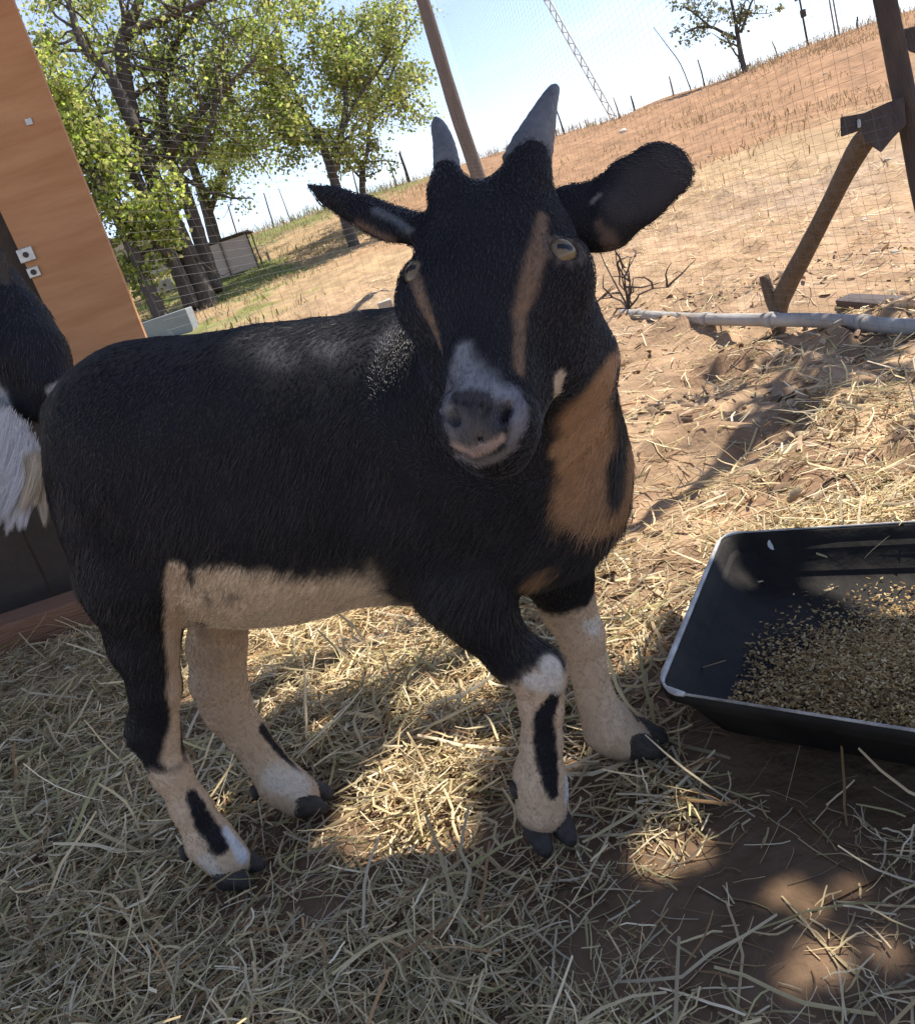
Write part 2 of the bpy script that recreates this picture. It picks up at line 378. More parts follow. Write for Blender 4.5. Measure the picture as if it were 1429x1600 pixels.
paint([(330, 905, 28), (400, 915, 34), (500, 925, 32), (600, 950, 16)], CREAMY, nz=.25)
paint([(300, 925, 20), (306, 960, 18), (300, 990, 14)], CREAMY, nz=.25)
paint([(300, 1245, 12), (325, 1290, 18), (345, 1322, 16)], BLACK, nz=.35, soft=.2, ns=90)          # stripe on the near hind shank
paint([(355, 1300, 10), (380, 1335, 14)], WHITE, nz=.2)
paint([(320, 1345, 14), (340, 1370, 14)], CREAM, nz=.2)
paint([(412, 1140, 11), (430, 1165, 12), (452, 1190, 8), (470, 1208, 5)], BLACK, nz=.3, soft=.2, ns=90)
paint([(430, 1215, 22), (465, 1225, 24)], CREAM, nz=.2, soft=.5)
paint([(868, 1085, 12), (850, 1120, 17), (852, 1160, 20), (858, 1205, 18), (864, 1240, 10)], BLACK, nz=.35, soft=.2, ns=90)
paint([(860, 1040, 20), (875, 1075, 12), (830, 1065, 14)], CREAM, nz=.3)
paint([(884, 1215, 8), (886, 1255, 12)], WHITE, nz=.15)
paint([(916, 975, 10), (930, 985, 10), (935, 960, 8)], CREAM, nz=.3)
paint([(912, 915, 10), (915, 940, 10)], BLACK, nz=.3)
paint([(950, 1050, 7), (958, 1075, 9), (978, 1105, 9), (995, 1125, 5)], BLACK, nz=.15, soft=.2)
# chest
paint([(965, 560, 14), (940, 610, 38), (915, 650, 52), (930, 700, 58), (915, 760, 52), (925, 800, 34), (880, 700, 22)], TAN, nz=.2, soft=.4)
paint([(968, 540, 12), (975, 590, 22), (985, 640, 26), (988, 690, 26), (975, 800, 24), (950, 820, 22), (900, 790, 40)], TAN, nz=.2, soft=.4)
paint([(958, 725, 18), (966, 760, 26)], BLACK, nz=.25, soft=.5)
paint([(850, 900, 24), (830, 915, 20)], tuple(.75 * np.array(TAN)), nz=.2)
for dx_, dy_, dr_ in ((432, 545, 30), (455, 560, 16), (520, 540, 28), (600, 530, 20)):  # pale grey spots painted into the coat as sun dapples on the back
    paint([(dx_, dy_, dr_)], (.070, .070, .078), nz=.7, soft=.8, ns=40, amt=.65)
# face
FT = tuple(.50 * np.array(TAN) + .035)
paint([(848, 340, 10), (842, 385, 16), (828, 440, 16), (812, 490, 13), (812, 540, 12), (812, 575, 11)], FT, nz=.25, soft=.6, amt=.85)
paint([(646, 425, 12), (658, 465, 11), (675, 505, 9), (690, 545, 8)], FT, nz=.15, soft=.5)
paint([(722, 545, 16), (722, 572, 26), (738, 598, 34), (758, 600, 24), (785, 612, 16)], (.21, .215, .23), nz=.6, soft=.7, ns=110)
paint([(700, 600, 10), (700, 640, 12), (712, 690, 12)], (.17, .165, .17), nz=.3, soft=.5, ns=90)
paint([(722, 660, 26), (745, 680, 26), (735, 690, 24)], (.085, .078, .075), nz=.2, soft=.5)
paint([(712, 622, 12), (735, 622, 17), (757, 625, 14), (742, 640, 14)], (.050, .046, .048), nz=.1, soft=.25)
paint([(712, 628, 5), (766, 636, 6)], (.008, .008, .009), nz=.1, soft=.5)
paint([(770, 665, 14), (780, 640, 12)], (.055, .055, .065), nz=.3, soft=.5)
paint([(800, 610, 14), (815, 635, 13), (812, 665, 12), (800, 690, 10)], (.20, .20, .225), nz=.6, soft=.6, ns=130, amt=.8)
paint([(712, 697, 8), (738, 708, 11), (762, 700, 9), (785, 684, 7)], (.34, .26, .22), nz=.2, soft=.5)
paint([(715, 712, 10), (745, 724, 11), (775, 716, 10), (800, 700, 8)], (.15, .14, .14), nz=.5, soft=.6, ns=120)
paint([(873, 590, 12), (869, 615, 10)], (.55, .45, .33), nz=.1, soft=.2)
paint([(590, 330, 10), (620, 345, 9), (640, 360, 6)], (.12, .13, .14), nz=.5, soft=.6)
paint([(560, 350, 6), (600, 372, 7), (625, 382, 6)], (.13, .09, .07), nz=.3, soft=.6)
paint([(950, 372, 10), (955, 400, 9), (952, 440, 6)], (.14, .09, .07), nz=.3, soft=.6)
for a_ in np.linspace(0, 2 * math.pi, 11):
    ed = hx * .55 + hz * .835; eu = np.cross(ed, hy); eu /= np.linalg.norm(eu); ev = np.cross(ed, eu); q_ = H(.0500, .067, -.0270) + ed * .0075 + (eu * math.cos(a_) * 1.12 + ev * math.sin(a_) * .78) * .0130
    stamp(V, C, [q_], [.0036], (.085, .070, .060), .5, .1)
paint([(925, 315, 4), (935, 305, 4)], (.2, .18, .16), nz=.3, soft=.6)
for cx0, cy0, cr0 in ((1010, 285, 44), (1045, 262, 38), (970, 320, 32)):
    paint([(cx0, cy0, cr0)], (.036, .032, .034), nz=.1, soft=.5)
paint([(950, 372, 14), (960, 385, 10), (935, 350, 8)], (.10, .07, .055), nz=.3, soft=.6)
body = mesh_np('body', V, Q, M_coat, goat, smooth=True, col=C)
hr = None and np.linalg.norm(V - H(0, .1, -.05), axis=1)
def flow(r, n):
    a = -HD[None] * .8 + np.array([0, 0, -.75]) + 0 * r; f = r - C0; z = r[:, 2]
    low = sstep(.32, .22, z)[:, None]; a = a * (1 - low) + np.array([0, 0, -1.]) * low
    h = sstep(.17, .12, np.linalg.norm(r - H(0, .1, -.05), axis=1))[:, None]; a = a * (1 - h) - hy[None] * h * .8
    e = sstep(930, 960, 714.5 + FPX * ((r - EYE) @ CX) / ((r - EYE) @ FW))[:, None] * (z > .56)[:, None]
    return a * (1 - e) + CX[None] * e
def flen(r):
    z = r[:, 2]; d = np.linalg.norm(r - H(0, .1, -.05), axis=1)
    L = .0125 - .0095 * sstep(.33, .22, z); L = L + .010 * np.exp(-((z - .30) / .05) ** 2) * sstep(0, .1, (r - C0) @ HD)
    w = np.maximum(sstep(.19, .13, d), (z > .50) * ((r - C0) @ SD > .055)); return (L * (1 - w) + .0036 * w) * (1 - .65 * (np.linalg.norm(r - P(1010, 290, .72), axis=1) < .075))
furmask = 1 - sstep(.075, .05, C.max(1)) * 0
fur('coat_hair', V, Q, N, C, 190000, flow, flen, .00022, goat, M_fur, lift=.28)
# horns
def horn(pts, rads, parent):
    sp = spline(np.hstack([np.array(pts), np.array(rads)[:, None]]), 26)
    t = np.linspace(0, 1, 26); rr = sp[:, 3] * (1 + .035 * np.sin(t * 60) * (1 - t)); v, f = tube(sp[:, :3], rr, 16)
    o = MB().add(v, f).build('horn', M_horn, parent, smooth=True); return o
horn([P(701, 292, .70), P(697, 252, .703), P(692, 220, .71), P(684, 196, .718), P(680, 184, .72)], np.array([23, 21, 17, 12, 4]) * .70 / FPX, goat)
horn([P(822, 258, .69), P(830, 232, .69), P(843, 196, .695), P(856, 160, .70), P(866, 138, .705), P(868, 131, .705)], np.array([40, 35, 26, 16, 9, 3]) * .69 / FPX, goat)
# hooves: two claws each, sitting at the end of each pastern
def claw(p, d, up, L, W, Hh, name='hoof'):
    d = d / np.linalg.norm(d); s_ = np.cross(up, d); rings = []; ns = 12
    prof = [(-.30, .95, 1.0), (.0, 1.0, 1.0), (.4, .92, .78), (.75, .7, .5), (.98, .35, .26)]
    V_ = []; F_ = []
    for k, (t, w, hgt) in enumerate(prof):
        for j in range(ns):
            th = 2 * math.pi * j / ns; cy = math.cos(th); sy = math.sin(th)
            V_.append(p + d * (t * L) + s_ * (W * w * .5 * math.copysign(abs(cy) ** .8, cy)) + up * (Hh * hgt * (.5 + .5 * math.copysign(abs(sy) ** .7, sy))))
    for k in range(len(prof) - 1):
        for j in range(ns): F_.append([k * ns + j, k * ns + (j + 1) % ns, (k + 1) * ns + (j + 1) % ns, (k + 1) * ns + j])
    F_.append(list(range(ns))[::-1]); F_.append([(len(prof) - 1) * ns + j for j in range(ns)])
    return MB().add(V_, F_).build(name, M_hoof, goat, smooth=True)
up = np.array([0, 0, 1.])
for (bx, by), off, yaw in (((368, 1366), .057, -.1), ((484, 1262), -.057, .0), ((852, 1280), .066, -1.15), ((1003, 1176), -.056, -.15)):
    c = M(bx, by, off); c = np.array([c[0], c[1], .010]); a = math.atan2(HD[1], HD[0]) + yaw; d = np.array([math.cos(a), math.sin(a), 0]); sd_ = np.cross(up, d)
    for k in (-1, 1): claw(c + sd_ * k * .0125, d + sd_ * k * .05, up, .030, .0265, .036)
for (bx, by), off in (((300, 1325), .057), ((408, 1232), -.057), ((812, 1225), .066), ((930, 1148), -.056)):
    c = M(bx, by, off)
    for k in (-1, 1):
        v, f = tube([c + SD * k * .011 + [0, 0, .010], c + SD * k * .011 - HD * .003 + [0, 0, .002], c + SD * k * .012 - HD * .005 - [0, 0, .007]], [.006, .0065, .003], 8); MB().add(v, f).build('dewclaw', M_hoof, goat, smooth=True)
# eyes
for sx in (-1, 1):
    c = H(sx * .0500, .067, -.0270); ed = hx * sx * .50 + hz * .866; ed /= np.linalg.norm(ed); eu = hx * sx * .866 - hz * .50; eu /= np.linalg.norm(eu); ev = np.cross(ed, eu)
    nu, nv = 40, 28; Ve = []; Ce = []
    for i_ in range(nv + 1):
        ph = math.pi * i_ / nv
        for j_ in range(nu):
            th = 2 * math.pi * j_ / nu; a_, b_, c_ = math.sin(ph) * math.cos(th), math.sin(ph) * math.sin(th), math.cos(ph)
            Ve.append(c + (eu * a_ + ev * b_ + ed * c_ * 1.0) * .0128); rr_ = math.hypot(a_, b_)
            Ce.append((.004, .004, .005) if (c_ > 0 and abs(a_) < .50 and abs(b_) < .19) else ((.15, .110, .060) if c_ > 0 and rr_ < .80 else (.03, .022, .016)))
    Fe = [[i_ * nu + j_, (i_ + 1) * nu + j_, (i_ + 1) * nu + (j_ + 1) % nu, i_ * nu + (j_ + 1) % nu] for i_ in range(nv) for j_ in range(nu)]
    mesh_np('eye', Ve, Fe, M_eye, goat, smooth=True, col=np.array(Ce))
print('goat done', time.time() - T0)

# ------------------------------------------------------------------ second goat, mostly outside the frame
g2 = empty('goat', tuple(G(-120, 1150))); g2.location.z = 0
tag(g2, 'black goat with a long white beard, half out of frame at the left', 'goat')
S = SDF((-1.45, .95, -.01), (-.35, 1.65, .95), .0055)
D2 = 1.30
def P2(x, y, r, z=D2): return (P(x, y, z), r * z / FPX)
S.chain([P2(-40, 470, 78, 1.36), P2(8, 520, 66), P2(48, 560, 52, 1.27), P2(78, 598, 34, 1.25)], k=.03)     # head, muzzle to the right
S.cone(P(60, 640, 1.26), P(-20, 600, 1.30), .020, .045, k=.03)                                             # lower jaw
S.chain([P2(-60, 520, 90, 1.38), P2(-150, 680, 120, 1.42), P2(-240, 820, 170, 1.45)], k=.05)               # neck, chest
S.ell(P(-420, 860, 1.50), (.26, .13, .17), (np.array([.95, .3, 0]), np.array([-.3, .95, 0]), np.array([0, 0, 1.])), k=.06)
def leg2(x, y, z, dx=0): 
    q = P(x, y, z); a = np.array([q[0] + dx, q[1], .30]); b = np.array([q[0] + dx + .01, q[1], .17]); c = np.array([q[0] + dx, q[1], .03]); S.chain([(q, .065), (a, .042), (b, .022), (c, .022)], k=.02)
leg2(-220, 900, 1.40); leg2(-230, 900, 1.52); leg2(-560, 900, 1.46); leg2(-560, 900, 1.58)
S.cone(P(5, 470, 1.29), P(-2, 395, 1.27), .022, .010, k=.012, thin=(FW, .3))
V, Q = S.mesh(); del S; N = vnormals(V, Q); C = np.tile(np.array(BLACK), (len(V), 1)) * (1 + .5 * fbm(V, 25, 3))[:, None]
bvh = BVHTree.FromPolygons([tuple(v) for v in V], [tuple(q) for q in Q.tolist()])
paint([(82, 612, 9), (92, 602, 7)], (.34, .33, .33), nz=.3, soft=.4)
paint([(2, 400, 12), (8, 440, 9)], (.06, .052, .045), nz=.3, soft=.5)
paint([(-5, 610, 14), (10, 635, 12)], (.35, .34, .33), nz=.5, soft=.5)
mesh_np('body', V, Q, M_coat, g2, smooth=True, col=C)
fur('coat_hair', V, Q, N, C, 45000, lambda r, n: np.tile(np.array([-.5, 0, -.9]), (len(r), 1)), lambda r: np.full(len(r), .014), .00035, g2, M_fur, seed=5)
# beard: long white locks
def locks(rows, name, colr, parent, seed, n=7000, width=.00024):
    r = np.random.default_rng(seed); rows = np.array(rows, float); k = r.choice(len(rows) - 1, n); t = r.random(n)[:, None]; q = rows[k] * (1 - t) + rows[k + 1] * t
    nl_ = max(8, n // 110); lk = r.integers(0, nl_, n); kk_ = r.choice(len(rows) - 1, nl_); tt_ = r.random(nl_)[:, None]; lr = rows[kk_] * (1 - tt_) + rows[kk_ + 1] * tt_; lr[:, :2] += r.normal(0, 3, (nl_, 2))
    ll = .55 + .6 * r.random(nl_); lx_ = r.normal(0, 9, nl_); q = lr[lk].copy(); sp0 = r.normal(0, 6, (n, 2))
    pts = []
    for s_ in (0, .35, .7, 1.0):
        sp_ = 1 - .66 * s_ ** 1.5; x = q[:, 0] + sp0[:, 0] * sp_ + (q[:, 3] + lx_[lk]) * s_ ** 1.3; y = q[:, 1] + sp0[:, 1] * sp_ + q[:, 4] * s_ * ll[lk] * (.9 + .2 * r.random(n)); d_ = q[:, 2] + .006 * (lk % 5 - 2) * (1 - s_ * .3)
        pts.append(np.array([P(a, b, c) for a, b, c in zip(x, y, d_)]))
    pts = np.stack(pts, 1); hc = bpy.data.hair_curves.new(name); hc.add_curves([4] * n); hc.attributes['position'].data.foreach_set('vector', (pts - np.array(parent.location)).astype(np.float32).ravel())
    w = (width * np.array([1, 1, .8, .2]))[None] * (.7 + .6 * r.random(n))[:, None]; ra = hc.attributes.get('radius') or hc.attributes.new('radius', 'FLOAT', 'POINT'); ra.data.foreach_set('value', w.astype(np.float32).ravel())
    ca = hc.attributes.new('Col', 'FLOAT_COLOR', 'CURVE'); cc = np.ones((n, 4), np.float32); cc[:, :3] = np.array(colr) * (.7 + .5 * r.random((n, 1))); ca.data.foreach_set('color', cc.ravel()); hc.materials.append(M_fur); o = link(name, hc, parent); o['kind'] = 'stuff'
locks([(-30, 630, 1.24, -45, 90), (5, 645, 1.22, -45, 110), (28, 665, 1.20, -42, 115), (42, 690, 1.19, -32, 120), (55, 715, 1.18, -20, 100)], 'beard', (.50, .49, .49), g2, 2)
locks([(48, 715, 1.18, -14, 70), (60, 730, 1.175, 2, 80)], 'beard', (.46, .38, .27), g2, 3, 1400)
print('goat2', time.time() - T0)

# ------------------------------------------------------------------ terrain
def ground_z(x, y, fine=True):
    x = np.asarray(x, float); y = np.asarray(y, float); p = np.stack([x, y, 0 * x], -1)
    r = np.where(y < 3.2, 0, np.where(y < 9.5, .092 * (y - 3.2), .58 + .130 * (y - 9.5)))
    z = np.where(y < 22, r, .58 + .130 * 12.5 + .0 * y - .12 * (y - 22) * sstep(22, 26, y))
    z = np.maximum(z, -6) if False else z
    z = z + sstep(4, 9, y) * (.30 * fbm(p, .16, 3) + .05 * fbm(p, 1.1, 3)) * (1 - .5 * sstep(60, 200, y))
    mid = sstep(1.5, 2.2, y + .8 * x) * (1 - sstep(6, 12, y))
    z = z + mid * (.075 * fbm(p, 2.3, 3) + .095 * np.abs(fbm(p + 5, 5.5, 3)) - .012)
    z = z + .012 * fbm(p, 5.0, 4)
    return z
def axis(a, b, n, c, k):     # non-uniform samples, dense near c
    t = np.linspace(math.asinh((a - c) / k), math.asinh((b - c) / k), n); return c + k * np.sinh(t)
gx = axis(-90, 90, 520, .4, .9); gy = axis(-60, 260, 720, 1.4, 1.1)
XX, YY = np.meshgrid(gx, gy, indexing='ij'); ZZ = ground_z(XX, YY); nx, ny = XX.shape
Vg = np.stack([XX, YY, ZZ], -1).reshape(-1, 3); ii = (np.arange(nx - 1)[:, None] * ny + np.arange(ny - 1)[None]).ravel()
Fg = np.stack([ii, ii + ny, ii + ny + 1, ii + 1], 1)
soil = np.array([.19, .125, .078]); sand = np.array([.43, .295, .185]); bank = np.array([.34, .20, .115]); dry = np.array([.42, .30, .165]); green = np.array([.17, .20, .060]); grey = np.array([.35, .265, .20])
X_, Y_ = Vg[:, 0], Vg[:, 1]; n1 = fbm(Vg, .5, 4); n2 = fbm(Vg, 3, 4); n3 = fbm(Vg * [1, 1, 0], 14, 3)
def mixc(c, t, k): k = np.clip(k, 0, 1)[:, None]; return c * (1 - k) + np.array(t) * k
cg = np.tile(soil, (len(Vg), 1)); cg = mixc(cg, sand, np.maximum.reduce([sstep(1.05, 1.5, Y_ + .4 * X_ + .25 * n2), sstep(-.35, -.7, Y_ + .2 * n2), sstep(1.5, 1.9, np.abs(X_) + .2 * n2)]))
cg = mixc(cg, grey, sstep(2.6, 4.0, Y_) * sstep(-.1, .25, n1 + .4 * n2) * .7)
cg = mixc(cg, dry, sstep(5.5, 8, Y_ + 2 * n1) * .75)
cg = mixc(cg, bank, sstep(9.2, 10.6, Y_ + 2.5 * n1 - .0 * X_) * sstep(-1.5, 1.0, X_ - .02 * Y_) * .9)
cg = mixc(cg, dry * .9, sstep(11, 14, Y_ + 2 * n1) * sstep(1, -3, X_ + n1 * 2) * .6)
gm = sstep(.0, .22, n1 + .5 * n2 - .02 + .25 * sstep(1.2, -1.2, np.abs(X_ + .25 * Y_ - .6) - 2.0) - .02) * sstep(7.5, 9.5, Y_) * sstep(2.0, -.5, X_ - .05 * Y_)
cg = mixc(cg, green, gm * .9)
cg = mixc(cg, np.array([.20, .125, .08]), sstep(.04, .20, fbm(Vg * [1, 1, 0] + 9, 2.6, 4)) * sstep(1.2, 1.6, Y_ + .3 * X_) * (1 - sstep(3.2, 4.4, Y_)) * .75)  # brown patches painted in place of scattered shade beyond the trough
cg = cg * (1 + .35 * n2[:, None]) * (1 + .35 * n3[:, None])
M_ground = nmat('ground', attr=True, rough=.95, spec=.1, noise=(9, (.62, .58, .55), .22), bump=.9, bscale=38)
terrain = mesh_np('ground', Vg, Fg, M_ground, smooth=True, col=np.clip(cg, .01, .9)); tag(terrain, kind='structure')
print('terrain', time.time() - T0)

# ------------------------------------------------------------------ loose straw, litter and dry grass
M_straw = nmat('straw', attr=True, rough=.6, spec=.25, trans=.18)
M_litter = nmat('litter', attr=True, rough=.85, spec=.1, noise=(60, (.6, .55, .5), .2))
def blades(name, px, py, pz, az, pit, L, W, bend, colr, mat, seg=5, seed=1, droop=0.0, gz=None):
    r = np.random.default_rng(seed); n = len(px); t = np.linspace(0, 1, seg + 1)
    kink = r.normal(0, 1, (n, seg)) * bend[:, None]; ang = az[:, None] + np.cumsum(kink, 1); pk = pit[:, None] + np.cumsum(r.normal(0, .10, (n, seg)) - droop, 1)
    pk = np.clip(pk, -1.3, 1.5); st = (L / seg)[:, None]
    dx = np.cumsum(st * np.cos(ang) * np.cos(pk), 1); dy = np.cumsum(st * np.sin(ang) * np.cos(pk), 1); dz = np.cumsum(st * np.sin(pk), 1)
    z0 = np.zeros((n, 1)); X = px[:, None] + np.hstack([z0, dx]); Y = py[:, None] + np.hstack([z0, dy]); Z = pz[:, None] + np.hstack([z0, dz])
    if gz is not None: Z = np.maximum(Z, gz(X, Y) + .0015)
    sx = -np.sin(np.hstack([ang[:, :1], ang])); sy = np.cos(np.hstack([ang[:, :1], ang])); w = (W / 2)[:, None] * (1 - .75 * np.abs(t[None] - .45) ** 1.6)
    roll = r.uniform(-1.1, 1.1, (n, 1)); cw = np.cos(roll) * w; sw = np.sin(roll) * w
    A = np.stack([X - sx * cw, Y - sy * cw, Z - sw], -1); B = np.stack([X, Y, Z + w * .45], -1); Cc = np.stack([X + sx * cw, Y + sy * cw, Z + sw], -1)
    Vb = np.stack([A, B, Cc], 2).reshape(-1, 3); m = 3 * (seg + 1); base = (np.arange(n) * m)[:, None, None]
    f = []
    for i in range(seg):
        for k in (0, 1): f.append([i * 3 + k, i * 3 + k + 1, (i + 1) * 3 + k + 1, (i + 1) * 3 + k])
    Fb = (base + np.array(f)[None]).reshape(-1, 4); cc = np.repeat(colr, m, 0)
    o = mesh_np(name, Vb, Fb, mat, smooth=False, col=cc); return tag(o, kind='stuff')
pal = np.array([[.70, .555, .30], [.78, .59, .33], [.86, .72, .48], [.50, .43, .20], [.42, .25, .12], [.74, .62, .41], [.62, .505, .31]])
def dens(x, y):
    p = np.stack([x, y, 0 * x], -1)
    thick = sstep(.17, .03, x - .25 * (y - .8) + .10 * fbm(p, 5, 2)); right = .22 + .55 * sstep(.98, 1.12, y)
    d = np.maximum(thick, right) * (.22 + 1.0 * np.clip(.5 + 2.6 * fbm(p, 6, 3), 0, 1.1)); d = d * (1 - .93 * sstep(1.25, 2.1, y - .25 * np.minimum(x, 0) * -1 + .1 * fbm(p, 3, 2)) * sstep(-.6, -.1, x))
    return np.clip(d, 0, 1) * sstep(2.25, 2.05, y - 3 * sstep(-.6, -.3, x))
NB = 82000
cx_ = rng.uniform(-1.7, 1.7, NB * 5); cy_ = .25 + 2.9 * rng.random(NB * 5) ** 1.5
tra, trb = G(1030, 1080, .1), G(1130, 836, .1)
in_tr = (((cx_ - tra[0]) * .86 - (cy_ - tra[1]) * .51) > .0) & (((cx_ - tra[0]) * .69 + (cy_ - tra[1]) * .72) > -.02) & (((cx_ - trb[0]) * .69 + (cy_ - trb[1]) * .72) < .01)
ka = (np.abs(cx_) < .35 + .80 * cy_) & ~in_tr & (rng.random(NB * 5) < dens(cx_, cy_)); cx_ = cx_[ka][:NB]; cy_ = cy_[ka][:NB]; nb = len(cx_)
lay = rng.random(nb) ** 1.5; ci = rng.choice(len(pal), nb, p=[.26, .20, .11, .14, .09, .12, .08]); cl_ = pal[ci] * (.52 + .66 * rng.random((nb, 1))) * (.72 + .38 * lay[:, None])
big = rng.random(nb) < .045
Lb = np.where(big, rng.uniform(.07, .15, nb), rng.uniform(.014, .060, nb)); Wb = np.where(big, rng.uniform(.0032, .0056, nb), rng.uniform(.0010, .0033, nb)) * (.62 + .38 * sstep(.45, 1.1, cy_))
dn = dens(cx_, cy_)
blades('straw', cx_, cy_, ground_z(cx_, cy_) + .002 + .026 * lay * dn, rng.uniform(0, 6.283, nb), rng.normal(.06, .22, nb), Lb, Wb, rng.uniform(.03, .24, nb) + .35 * (rng.random(nb) < .15), cl_, M_straw, seg=5, gz=ground_z)
print('straw', nb, time.time() - T0)
# dry leaf litter and crumbs right of the goat
nl = 2600; lx = rng.uniform(.1, 2.6, nl); ly = rng.uniform(.95, 4.2, nl); kk = (rng.random(nl) < .25 + .9 * np.clip(.5 + 2 * fbm(np.stack([lx, ly, 0 * lx], -1), 2.2, 3), 0, 1)); lx = lx[kk]; ly = ly[kk]; nl = len(lx)
lpal = np.array([[.36, .25, .17], [.46, .34, .23], [.25, .17, .12], [.55, .44, .31], [.44, .36, .24]])
blades('litter', lx, ly, ground_z(lx, ly) + .003, rng.uniform(0, 6.28, nl), rng.uniform(-.1, .5, nl), rng.uniform(.014, .045, nl), rng.uniform(.006, .018, nl), rng.uniform(.1, .5, nl), lpal[rng.choice(5, nl)] * (.7 + .6 * rng.random((nl, 1))), M_litter, seg=3, gz=ground_z)
nl = 7000; lx = rng.uniform(-.2, 3.2, nl); ly = rng.uniform(1.2, 7.5, nl)
blades('straw_bits', lx, ly, ground_z(lx, ly) + .004, rng.uniform(0, 6.28, nl), rng.uniform(-.1, .4, nl), rng.uniform(.02, .10, nl), rng.uniform(.002, .005, nl), rng.uniform(.05, .3, nl), pal[rng.choice(7, nl)] * (.8 + .5 * rng.random((nl, 1))), M_straw, seg=4, gz=ground_z)
# grass on the slope: tufts
ng = 60000; lx = rng.uniform(-12, 18, ng); ly = 5 + 19 * rng.random(ng) ** .8; p_ = np.stack([lx, ly, 0 * lx], -1)
gk = np.clip(.3 + 1.6 * fbm(p_, .55, 3) + .5 * sstep(19, 22, ly) + .35 * sstep(0, -2, lx), 0, 1) * (1 - .85 * sstep(-.5, .5, lx) * sstep(9.5, 8.5, ly)); kk = rng.random(ng) < gk; lx = lx[kk]; ly = ly[kk]; ng = len(lx)
isg = (rng.random(ng) < .95 * sstep(1.5, -1, lx - .05 * ly) * np.clip(.5 + 2 * fbm(np.stack([lx, ly, 0 * lx], -1), .5, 3), 0, 1))
gc = np.where(isg[:, None], np.array([[.17, .20, .06]]), np.where((rng.random(ng) < .5)[:, None], np.array([[.42, .31, .15]]), np.array([[.30, .19, .10]]))) * (.7 + .6 * rng.random((ng, 1)))
blades('grass', lx, ly, ground_z(lx, ly) - .01, rng.uniform(0, 6.28, ng), rng.uniform(.7, 1.5, ng), rng.uniform(.05, .20, ng) * (.6 + .8 * sstep(20, 22, ly)), rng.uniform(.006, .016, ng), rng.uniform(.05, .2, ng), gc, M_straw, seg=2)
print('grass', ng, time.time() - T0)

# ------------------------------------------------------------------ the shelter: unseen shade roof, wall, board, sill
M_ply = nmat('plywood', base=(.50, .28, .14), rough=.62, spec=.25, noise=(2.6, (.36, .165, .070), .22), bump=.15, bscale=50, stretch=(1.2, 1, 9))
M_board = nmat('wall_board', base=(.045, .036, .028), rough=.95, noise=(5, (.085, .065, .05), .3), bump=.8, bscale=30)
M_sill = nmat('sill_timber', base=(.22, .105, .06), rough=.8, noise=(6, (.33, .18, .11), .3), bump=.9, bscale=30, stretch=(.6, 6, 6))
M_unseen_roof = nmat('roof_iron', base=(.22, .20, .19), rough=.6, metal=.4, noise=(4, (.20, .09, .045), .2), bump=.3, bscale=60)
M_darkwood = nmat('dark_wood', base=(.045, .038, .040), rough=.85, noise=(14, (.10, .075, .06), .3), bump=.8, bscale=40, stretch=(4, 4, 1))
M_stick = nmat('stick_wood', base=(.20, .145, .10), rough=.85, noise=(18, (.09, .065, .045), .3), bump=.9, bscale=60, stretch=(3, 3, 1))
M_steel = nmat('steel', base=(.55, .55, .52), rough=.35, metal=.6, noise=(90, (.35, .33, .30), .25))
RZ = 2.5
def sunhit(x, y, h=0.0): q = G(x, y, h); return (q + SUN * ((RZ - q[2]) / SUN[2]))[:2]
def sunhit3(q): return (q + SUN * ((RZ - q[2]) / SUN[2]))[:2]
bvh = bvh1
holes = []   # holes cut in the unseen roof to place sun patches: (centre x, y, radius x, radius y)
for x, y, r in [(455, 1005, .050), (540, 1000, .034), (620, 1010, .040), (600, 1265, .042), (655, 1290, .035), (690, 1230, .035), (735, 1190, .022), (590, 1325, .024), (1055, 1320, .020), (1082, 1318, .016), (1040, 1355, .012), (215, 1490, .020),
                (800, 1330, .016), (1225, 1400, .011), (1265, 1430, .013), (1330, 1390, .010), (1280, 1510, .012), (1240, 1545, .009), (1385, 1490, .010), (425, 1045, .085), (505, 1045, .08), (590, 1040, .07), (670, 1020, .055), (715, 1095, .03), (640, 1120, .025), (940, 930, .04), (1000, 840, .05), (500, 1160, .012), (330, 1290, .010), (1010, 950, .06), (1060, 890, .05), (960, 1020, .035), (1090, 960, .03), (890, 1190, .012), (770, 1000, .02), (420, 1240, .014)]:
    c = sunhit(x, y); holes.append((c[0], c[1], r))
for x, y, r in [(432, 540, .022), (520, 535, .024), (605, 528, .026)]:
    q = on(x, y)
    if q is not None: c = sunhit3(q); holes.append((c[0], c[1], r))
holes = np.array(holes) * [1, 1, 1.0]; holes[:, 2] = np.where(holes[:, 2] > .046, holes[:, 2] * 1.3, np.where(holes[:, 2] > .017, holes[:, 2] * 1.6, holes[:, 2] * 1.1))
rx0, rx1, ry0, ry1 = -1.0, 2.10, .90, 2.98; h_ = .0085
